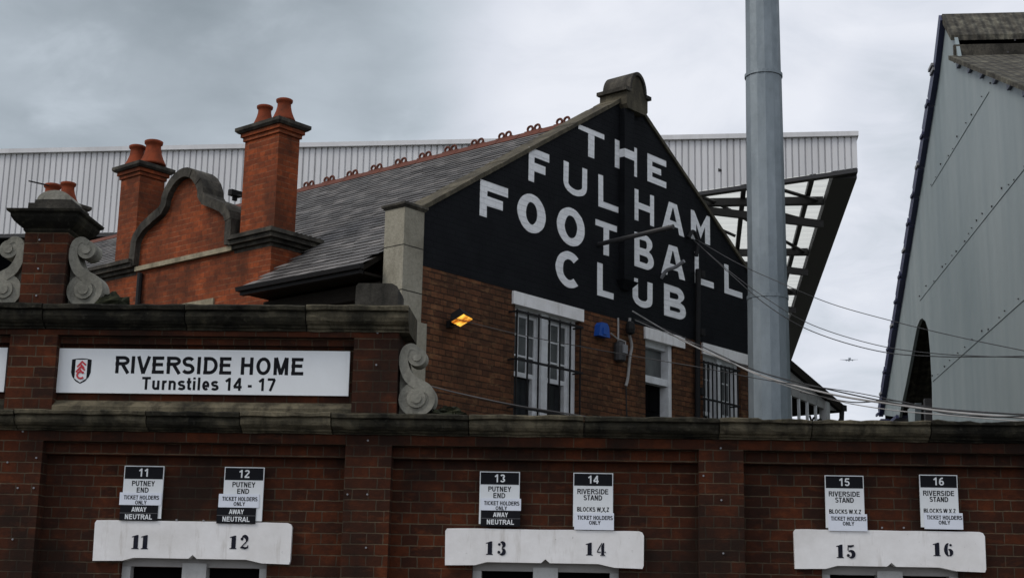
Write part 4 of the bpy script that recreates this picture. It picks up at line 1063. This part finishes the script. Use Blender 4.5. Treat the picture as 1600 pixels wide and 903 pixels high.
q = MB(); q.tube(crom(gpath([(984, 497), (983, 520), (987, 540), (984, 560), (981, 590), (978, 603)], .05)), .021, 8); tag(q.build('cable_duct', M_cableg), 'bent pale grey cable duct running down the bricks beside the door', 'duct')
q = MB(); q.tube(gpath([(978, 604), (979, 640), (980, 665)], .03), .011, 6); tag(q.build('wall_cable', M_cable), 'thin black cable dropping down the bricks below the pale duct', 'cable')
q = MB(); q.lathe([(.02, -.10), (.055, -.08), (.07, -.02), (.06, .06), (.03, .09)], (0, 0, 0), 10); o = q.build('cable_anchor', M_iron); o.location = on_gable(g(985, 512, .12)[0], .12, g(985, 512, .12)[1]); tag(o, 'black lumpy cable anchor on the wall where the pale cables gather', 'anchor')
a = g(935, 382); q = MB(); A_ = on_gable(a[0], .0, a[1])
best = None
for i in range(1, 400):
    p = A_ - V * (i * .01); d = p - CO
    if 800 + FPX * d.dot(CR) / d.dot(_f) >= 1052: best = i * .01; break
q.tube([A_, A_ - V * best + Vector((0, 0, .06))], .034, 8); tag(q.build('outrigger_pole', M_steel), 'dark steel pole jutting out across the white letters of the gable', 'pole')
a = g(1033, 424); A_ = on_gable(a[0], 0, a[1]); q = MB(); q.tube(crom([A_ + Vector((0, 0, -.1)), A_ - V * .10, A_ - V * .25 + Vector((0, 0, .03)), A_ - V * .40 + Vector((0, 0, .10))]), .028, 8); q.box
tag(q.build('wall_hook', M_vent), 'short curved grey bracket fixed across the letter A of FOOTBALL', 'bracket')
q = MB(); q.tube(gpath([(1091, 421), (1090, 520), (1090, 660)], .07), .042, 10)
for y in (430, 520, 612): 
    a = g(1090, y); p = on_gable(a[0], .07, a[1]); q.tube([p - Vector((0, 0, .05)), p + Vector((0, 0, .05))], .058, 10)
tag(q.build('drainpipe', M_iron), 'black cast iron drainpipe on the gable right of the door', 'drainpipe')
q = MB(); q.tube(crom(gpath([(1075, 372), (1083, 362), (1090, 378), (1088, 400)], .06)), .03, 8); tag(q.build('cable_hook', M_iron), 'dark hooked bracket under the letter M holding thin cables', 'bracket')

# security camera on the right chimney
p = C + U * BU + V * (c2b - .02); p = hit(372, 308, C + U * (BU + .2), U)
r_ = empty('security_camera', p, CRZ); tag(r_, 'tiny black security camera on an arm left of the right chimney', 'camera')
q = MB(); q.tube([(0, -.08, 0), (0, .05, .03)], .012, 6); q.build('arm', M_iron, r_)
q = MB(); q.box(-.09, .09, .03, .11, .02, .10); q.box(-.03, .03, .05, .09, -.04, .02); q.build('camera_body', M_iron, r_)
p = sd_(68, 287, .2); q = MB(); A_ = at(45, 283, 22.0); B_ = at(76, 290, 22.3)
q.tube([A_, B_], .012, 6); tag(q.build('aerial_rod', M_iron), 'thin dark rod poking out beside the leftmost chimney pots', 'aerial')

# ================================================================== floodlight pole
PD = 17.0
pb_ = at(1203, 655, PD); pole = empty('floodlight_pole', (pb_.x, PD, 0)); tag(pole, 'tall grey galvanised steel pole standing in front of the black gable', 'pole')
def zpole(y): return hit(1200, y, (pb_.x, PD, 0), Vector((0, 1, 0))).z
def rpole(z_): return .236 - (z_ - 4.0) * .0056
zj = [0, zpole(465), zpole(119), 15.5]
for i in range(3):
    r0_, r1_ = rpole(zj[i]), rpole(zj[i + 1]); k_ = .006 * (2 - i)
    vs = []; fs = []; n_ = 14
    for z_, rr in ((zj[i], r0_ + k_), (zj[i + 1], r1_ + k_)):
        for j in range(n_): a_ = 2 * math.pi * (j + .3) / n_; vs.append((rr * math.cos(a_), rr * math.sin(a_), z_))
    fs = [(j, (j + 1) % n_, n_ + (j + 1) % n_, n_ + j) for j in range(n_)] + [tuple(range(n_ - 1, -1, -1)), tuple(range(n_, 2 * n_))]
    MB().add(vs, fs).build('pole_section', M_galv, pole)
for z_ in zj[1:3]:
    MB().lathe([(rpole(z_) + .003, -.03), (rpole(z_) + .017, -.028), (rpole(z_) + .017, .012), (rpole(z_) + .003, .016)], (0, 0, z_), 28).build('joint_collar', M_galv, pole)
MB().lathe([(.40, 0), (.40, .05), (.25, .06)], (0, 0, 0), 20).build('base_flange', M_galv, pole)

# ================================================================== far white stand
SH = R(7.3); P0 = at(1340, 262, 50.0)
SX = Vector((math.cos(SH), -math.sin(SH), 0)); SY = Vector((math.sin(SH), math.cos(SH), 0))
SG = Vector((P0.x, P0.y, 0))
st = empty('far_stand', SG, -SH); tag(st, 'large far grandstand with white ribbed fascia and open roof end behind the cottage', 'grandstand')
def sp(x, y): p = hit(x, y, SG, SY); return ((p - SG).dot(SX), p.z)
ztop = sp(1338, 212)[1]; ztip = sp(1340, 262)[1]; xm, zm = sp(1090, 299); xl = -62.0; zlow = sp(60, 365)[1]
kslope = (ztip - zm) / (0 - xm); xk = -(ztip - zlow) / kslope
def zlo(x): return max(zlow, ztip + kslope * x)
m_ = MB(); x = 0.0; pitch = .23; vs = []; fs = []
prof = [(0, 0), (.165, 0), (.180, .06), (.215, .06)]
xs = []
while x > xl:
    for a_, d_ in prof: xs.append((x - a_, d_))
    x -= pitch
for a_, d_ in xs: vs += [(a_, d_, zlo(a_)), (a_, d_, ztop)]
fs = [(2 * i, 2 * i + 1, 2 * i + 3, 2 * i + 2) for i in range(len(xs) - 1)]
m_.add(vs, fs).build('fascia_cladding', M_fascia, st)
m_ = MB(); m_.box(xl, .06, -.12, .5, ztop - .04, ztop + .13); m_.build('ridge_flashing', M_fascia, st)
m_ = MB(); m_.box(xl, 0, .06, .2, zlow + .1, ztop - .05); 
m_ = MB(); m_.prism([(0, ztip - .03), (xk, zlow - .03), (xk, zlow - .15), (0, ztip - .17)], -.03, .30); m_.box(xl, xk, -.03, .3, zlow - .15, zlow - .03); m_.build('fascia_trim', M_steel, st)
zr_ = hit(1200, 315, SG + SY * 4.3, SY).z
DEP = 62.0
m_ = MB(); n_ = int(DEP / .75) * 6; vs = []; fs = []
for i in range(n_ + 1):
    yy = .3 + DEP * i / n_; z_ = zr_ + .55 + .07 * math.sin(2 * math.pi * yy / .75)
    vs += [(-26, yy, z_), (-.3, yy, z_)]
fs = [(2 * i, 2 * i + 1, 2 * i + 3, 2 * i + 2) for i in range(n_)]
m_.add(vs, fs).build('roof_sheeting', M_sheet, st)
MB().box(-.85, .0, .3, DEP, ztip - .30, ztip + .10).build('edge_beam', M_steel, st)
MB().box(-.05, .02, .32, DEP, ztip + .11, ztip + .75).build('edge_fascia', M_steel, st)
for k_ in range(7):
    yy = 4.3 + 8.15 * k_
    q = MB(); q.box(-26, -.86, yy - .14, yy + .14, zr_ - .15, zr_ + .13)
    tr = q.build('roof_truss', M_steel, st)
    q = MB(); xa = -9.5; q.prism([(-.87, zr_ - .80), (-.87, zr_ - 1.08), (-12, zr_ - 1.08 + kslope * 11.2), (-12, zr_ - .80 + kslope * 11.2)], yy - .10, yy + .10); q.build('bottom_chord', M_steel, tr)
    q = MB()
    for xx in (-3.4, -6.6, -9.8):
        zb_ = zr_ - .9 + kslope * (-xx - .87) * 1.0
        q.tube([(xx, yy, zr_ - .2), (xx + .1, yy, zr_ - .9 - abs(kslope) * (-xx - .87))], .07, 6)
        q.tube([(xx, yy, zr_ - .2), (xx + 2.4, yy, zr_ - .9 - abs(kslope) * max(0, (-xx - .87 - 2.4)))], .06, 6)
    q.build('web_member', M_steel, tr)
q = MB()
for xx in (-1.45, -3.9, -6.4): q.box(xx - .09, xx + .09, .4, DEP, zr_ + .10, zr_ + .30)
q.build('purlins', M_steel, st)
q = MB()
for k_ in range(6):
    ya, yb = (0 if k_ == 0 else 4.3 + 8.15 * (k_ - 1)), 4.3 + 8.15 * k_
    q.tube([(-4.9, ya, zr_ - .02), (-1.0, yb, zr_ - .02)], .07, 6)
    q.tube([(-7.8, ya, zr_ - .02), (-4.9, yb, zr_ - .02)], .07, 6)
q.build('wind_brace', M_steel, st)
q = MB(); q.box(xl, -12, 1.0, 1.4, 0, zlow + .6); q.box(xl, -9, 14, DEP, 0, 6); q.build('stand_back', M_dark, st)  # wall and tier coloured black to give the stand's unlit interior
MB().box(xl, -14, .35, DEP, zlow + .3, ztop - .1).build('roof_body', M_steel, st)
for k_ in range(4): MB().box(-13.2, -12.6, 4.2 + 16.3 * k_, 4.8 + 16.3 * k_, 0, zr_ - 2.0).build('column', M_steel, st)

# ================================================================== grey shed-like stand on the right
HH = math.atan((1055 - 800) / 2355.0); RXD = Vector((math.cos(HH), -math.sin(HH), 0)); RYD = Vector((math.sin(HH), math.cos(HH), 0))
RP = at(1475, 25, 24.6); RG = Vector((RP.x, RP.y, 0))
sh_ = empty('gabled_stand', RG, -HH); tag(sh_, 'grey blue sheet clad gable end of an old stand at the right edge', 'grandstand')
def rp(x, y, off=0.0): p = hit(x, y, RG - RXD * off, RXD); return ((p - RG).dot(RYD), p.z)
ridge = rp(1477, 28)
edge = [ridge, rp(1467, 112), rp(1442, 262), rp(1420, 400), rp(1388, 600), rp(1379, 648)]
e1, e5 = edge[1], edge[5]
for i in (2, 3, 4):                         # keep the long slope straight
    t_ = (edge[i][1] - e1[1]) / (e5[1] - e1[1]); edge[i] = (e1[0] + (e5[0] - e1[0]) * t_, edge[i][1])
zbot = rp(1404, 654)[1]
notch = [rp(1405, 652), rp(1407, 640), rp(1415, 603), rp(1423, 562), rp(1429, 530), rp(1433, 510), rp(1437, 500), rp(1441, 497), rp(1446, 502), rp(1450, 514), rp(1453, 545), rp(1456, 600), rp(1457, 657)]
nz = notch[0][1]; near_y = -9.5
v1 = rp(1497, 88); v2 = rp(1600, 128); sl2 = (v2[1] - v1[1]) / (v2[0] - v1[0])
near = (near_y, v1[1] + sl2 * (near_y - v1[0]))
poly = edge + notch + [(notch[-1][0], 0), (near_y, 0), near, v1, rp(1494, 72), rp(1491, 58), (ridge[0] - .05, ridge[1] - .06)]
MB().prism(poly, 0, .06, 'x').build('sheet_cladding', M_shed, sh_)
# interior and the far end
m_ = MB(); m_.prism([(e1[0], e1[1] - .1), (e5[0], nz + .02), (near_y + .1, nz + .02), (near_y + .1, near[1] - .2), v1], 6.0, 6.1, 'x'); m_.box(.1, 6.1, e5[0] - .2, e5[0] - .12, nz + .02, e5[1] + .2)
m_.build('inner_wall', M_dark, sh_)  # darkness of the closed interior is put into this near-black colour
m_ = MB(); m_.box(6.0, 20, near_y, near_y + .2, 0, near[1] - .1); m_.box(.07, 20, near_y + .01, near_y + .1, 0, near[1] - .1); m_.build('front_wall', M_shed, sh_)
m_ = MB()
m_.prism([(e1[0], e1[1]), (e5[0] + .1, e5[1]), (e5[0] + .1, e5[1] - .12), (e1[0], e1[1] - .15)], .07, 20, 'x')
m_.build('far_roof_slope', M_asb, sh_)
c3 = rp(1494, 70); rl = rp(1491, 55)
m_ = MB(); vz = (c3[0] - .002, v1[1] + sl2 * (c3[0] - v1[0])); m_.prism([vz, (near[0] - .5, near[1] - .5 * sl2), (near[0] - .5, near[1] - .5 * sl2 - .07), (vz[0], vz[1] - .08)], -.14, 20, 'x')
rf = m_.build('corrugated_roof', M_asb, sh_)
m_ = MB(); m_.prism([(ridge[0] + .12, ridge[1] + .05), (ridge[0] - .05, ridge[1] + .05), (rl[0], rl[1]), (rl[0], rl[1] - .10), (ridge[0], ridge[1] - .10)], -.06, 20, 'x')
m_.build('ridge_roof', M_asb, sh_)
c3 = rp(1494, 70); m_ = MB(); m_.box(.02, 20, rl[0] + .15, rl[0] + .25, v1[1] - .1, rl[1] - .02); m_.build('clerestory', M_dark, sh_)
m_ = MB(); m_.box(-.04, 20, c3[0], c3[0] + .08, v1[1] - .05, c3[1]); m_.build('upstand', M_cap, sh_)
m_ = MB(); rng = random.Random(5); t_ = 0
q0, q1 = Vector(v1), Vector(v2)
for i in range(7):
    a_ = q0 + (q1 - q0) * (i / 5.0); MB().box(-.05, -.001, a_.x - .27, a_.x - .06, a_.y - .25, a_.y - .13).build('verge_block', M_navy, sh_)
# navy bargeboard with lapped joints down the far edge
m_ = MB()
def bseg(a, b, wdt, o_): 
    d = (Vector(b) - Vector(a)).normalized(); n_ = Vector((-d.y, d.x)); n_ = n_ if n_.x > 0 else -n_
    A_, B_ = Vector(a), Vector(b); m_.prism([tuple(A_ - n_ * .10), tuple(B_ - n_ * .10), tuple(B_ + n_ * wdt), tuple(A_ + n_ * wdt)], -.10 - o_, -.001, 'x')
bseg(edge[0], e1, .10, 0)
N_ = 13
for i in range(N_):
    a_ = Vector(e1) + (Vector(e5) - Vector(e1)) * (i / N_); b_ = Vector(e1) + (Vector(e5) - Vector(e1)) * ((i + 1) / N_ - .006); bseg(a_, b_, .16, .01 * (i % 2))
bb = m_.build('bargeboard', M_navy, sh_)
m_ = MB()
for i in range(N_ + 1):
    a_ = Vector(e1) + (Vector(e5) - Vector(e1)) * (i / N_); MB().box(-.135, -.10, a_.x - .14, a_.x + .18, a_.y - .02, a_.y + .035).build('joint_clip', M_vent if i % 3 == 0 else M_navy, bb)
MB().box(-.15, -.0, e1[0] - .1, e1[0] + .25, e1[1] + .08, e1[1] + .13).build('joint_clip', M_vent, bb)
# lapped seams with hook bolts
def seam(pa, pb, k_):
    a_, b_ = Vector(rp(*pa)), Vector(rp(*pb)); z_ = (a_.y + b_.y) / 2; q = MB()
    q.box(-.010, -.001, min(a_.x, b_.x, near_y) if k_ else b_.x, a_.x, z_ - .008, z_ + .008)
    o = q.build('sheet_lap', M_shed, sh_); q = MB(); rng = random.Random(k_ + 4); y_ = a_.x
    while y_ > near_y:
        zb2 = z_ + rng.uniform(.0, .11)
        q.box(-.022, -.001, y_ - .005, y_ + .005, zb2, zb2 + rng.uniform(.012, .035))
        y_ -= rng.uniform(.25, .9)
    q.build('hook_bolt', M_steel, o)
seam((1456, 301), (1545, 132), 0); seam((1438, 475), (1597, 260), 1); seam((1458, 599), (1600, 463), 2)
# posts and brackets under the open corner
m_ = MB(); a_ = rp(1385, 650)
for x in (1392, 1425, 1437):
    y_, z_ = rp(x, 655); m_.box(.1, .3, y_ - .09, y_ + .09, 0, nz + .03)
m_.tube([(.2, rp(1440, 658)[0], 4.0), (.2, rp(1470, 640)[0], 4.9)], .06, 6); m_.build('support_post', M_steel, sh_)
m_ = MB(); y_, z_ = rp(1422, 640); m_.frustum((.02, .14, y_ - .25, y_ + .25), (.02, .14, y_ - .55, y_ + .45), nz - .65, nz + .03); m_.box(.02, .14, y_ - .25, y_ + .25, 0, nz - .65); m_.build('flared_post', M_shed, sh_)
m_ = MB(); m_.box(-.12, .2, e5[0] - .55, e5[0] + .45, nz - .02, nz + .22); m_.box(-.06, .3, e5[0] - 2.4, e5[0] - .3, nz - .01, nz + .06); m_.build('gutter_box', M_navy, sh_)

# ================================================================== overhead cables
def cable(name, pts, r_, m, lab, n=8):
    q = MB(); q.tube(crom([at(*p) for p in pts], n), r_ * .72, 6); o = q.build(name, m); tag(o, lab, 'cable', 'overhead cables'); return o
YG = g(985, 497)[0]
gy = lambda x, y: (hit(x, y, C - V * .15, V)).y
cable('overhead_cable', [(988, 486, gy(988, 486)), (1030, 511, 20.2), (1075, 536, 18.6), (1130, 561, 17.0), (1200, 590, 16.1), (1300, 616, 15.0), (1400, 632, 13.8), (1500, 645, 12.8), (1640, 655, 11.6)], .014, M_cableg, 'thick pale cable swinging from the gable anchor low across to the right edge')
cable('overhead_cable', [(990, 498, gy(990, 498)), (1040, 514, 20.2), (1090, 538, 18.2), (1150, 566, 16.5), (1200, 585, 16.1), (1290, 607, 15.2), (1400, 630, 13.8), (1500, 641, 12.9), (1640, 650, 11.6)], .010, M_cable, 'black cable twisted alongside the thick pale cable from the gable anchor')
cable('overhead_cable', [(992, 500, gy(992, 500)), (1050, 524, 20), (1100, 543, 18.0), (1160, 575, 16.4), (1210, 596, 16.0), (1300, 624, 15.0), (1390, 640, 13.9), (1500, 650, 12.7), (1640, 662, 11.5)], .007, M_cableg, 'thin pale cable hanging lowest in the bundle from the gable anchor')
cable('overhead_cable', [(1083, 374, gy(1083, 374)), (1140, 427, 17.4), (1200, 478, 16.3), (1270, 518, 16.0), (1370, 548, 15.5), (1470, 557, 14), (1640, 556, 12.6)], .007, M_cable, 'thin dark cable from the hook below the letter M, lowest of three to the right')
cable('overhead_cable', [(1084, 376, gy(1084, 376)), (1140, 424, 17.4), (1200, 468, 16.3), (1270, 508, 16.0), (1370, 539, 15.5), (1470, 553, 14), (1640, 560, 12.6)], .006, M_cable, 'thin dark cable from the hook below the letter M, middle of three')
cable('overhead_cable', [(1086, 373, gy(1086, 373)), (1150, 410, 17.2), (1220, 442, 16.3), (1300, 475, 16), (1400, 503, 15.4), (1500, 527, 13.8), (1640, 556, 12.2)], .006, M_cable, 'thin dark cable from the hook below the letter M, highest of three')
cable('overhead_cable', [(700, 495, gy(700, 495)), (800, 520, 16.8), (900, 540, 16.6), (1000, 558, 16.4), (1100, 575, 16.0), (1200, 594, 15.6), (1330, 612, 14.6), (1480, 640, 13), (1640, 648, 11.8)], .007, M_cable, 'thin dark cable crossing in front of the barred windows from the orange lamp')
cable('overhead_cable', [(672, 603, 16.0), (720, 615, 15.6), (800, 632, 15), (880, 645, 14), (1000, 664, 12.5)], .012, M_cable, 'black cable sagging from beside the stone scroll across the bricks')
cable('overhead_cable', [(1250, 612, 15.2), (1330, 628, 14.6), (1400, 626, 14), (1480, 646, 13.2), (1560, 651, 12.2), (1640, 647, 11.5)], .009, M_cable, 'loose black cable tangled with the bundle over the right coping')

# ================================================================== airliner
AP = at(1327, 562, 2750.0)
pl = empty('airliner', AP, R(-8)); tag(pl, 'tiny distant airliner flying in the grey sky beside the stand', 'aeroplane')
q = MB(); q.tube([(0, -19, -.6), (0, -17, 0), (0, -13, .3), (0, 8, .3), (0, 14, .9), (0, 18.5, 1.6)], [.4, 1.4, 2.0, 2.0, 1.2, .3], 12); q.build('fuselage', M_plane, pl)
for s_ in (-1, 1):
    q = MB(); q.add([(s_ * 1.5, -4, -.6), (s_ * 17, 5, 1.3), (s_ * 17, 6.6, 1.3), (s_ * 1.5, 3.5, -.6), (s_ * 1.5, -4, -.1), (s_ * 17, 5, 1.5), (s_ * 17, 6.6, 1.5), (s_ * 1.5, 3.5, -.1)], [(0, 1, 2, 3), (7, 6, 5, 4), (0, 4, 5, 1), (1, 5, 6, 2), (2, 6, 7, 3), (3, 7, 4, 0)]); q.build('wing', M_plane, pl)
    q = MB(); q.tube([(s_ * 5.6, -4.5, -1.7), (s_ * 5.6, -3.5, -1.7), (s_ * 5.6, .3, -1.6)], [1.1, 1.25, .7], 10); q.build('engine', M_plane, pl)
    q = MB(); q.add([(s_ * .4, 13, 1.3), (s_ * 6, 16.5, 1.9), (s_ * 6, 18, 1.9), (s_ * .4, 17, 1.3), (s_ * .4, 13, 1.6), (s_ * 6, 16.5, 2.1), (s_ * 6, 18, 2.1), (s_ * .4, 17, 1.6)], [(0, 1, 2, 3), (7, 6, 5, 4), (0, 4, 5, 1), (1, 5, 6, 2), (2, 6, 7, 3), (3, 7, 4, 0)]); q.build('tailplane', M_plane, pl)
q = MB(); q.prism([(12, 1.5), (16.5, 7.5), (19, 7.5), (17.5, 1.5)], -.2, .2, 'x'); q.build('tail_fin', M_plane, pl)
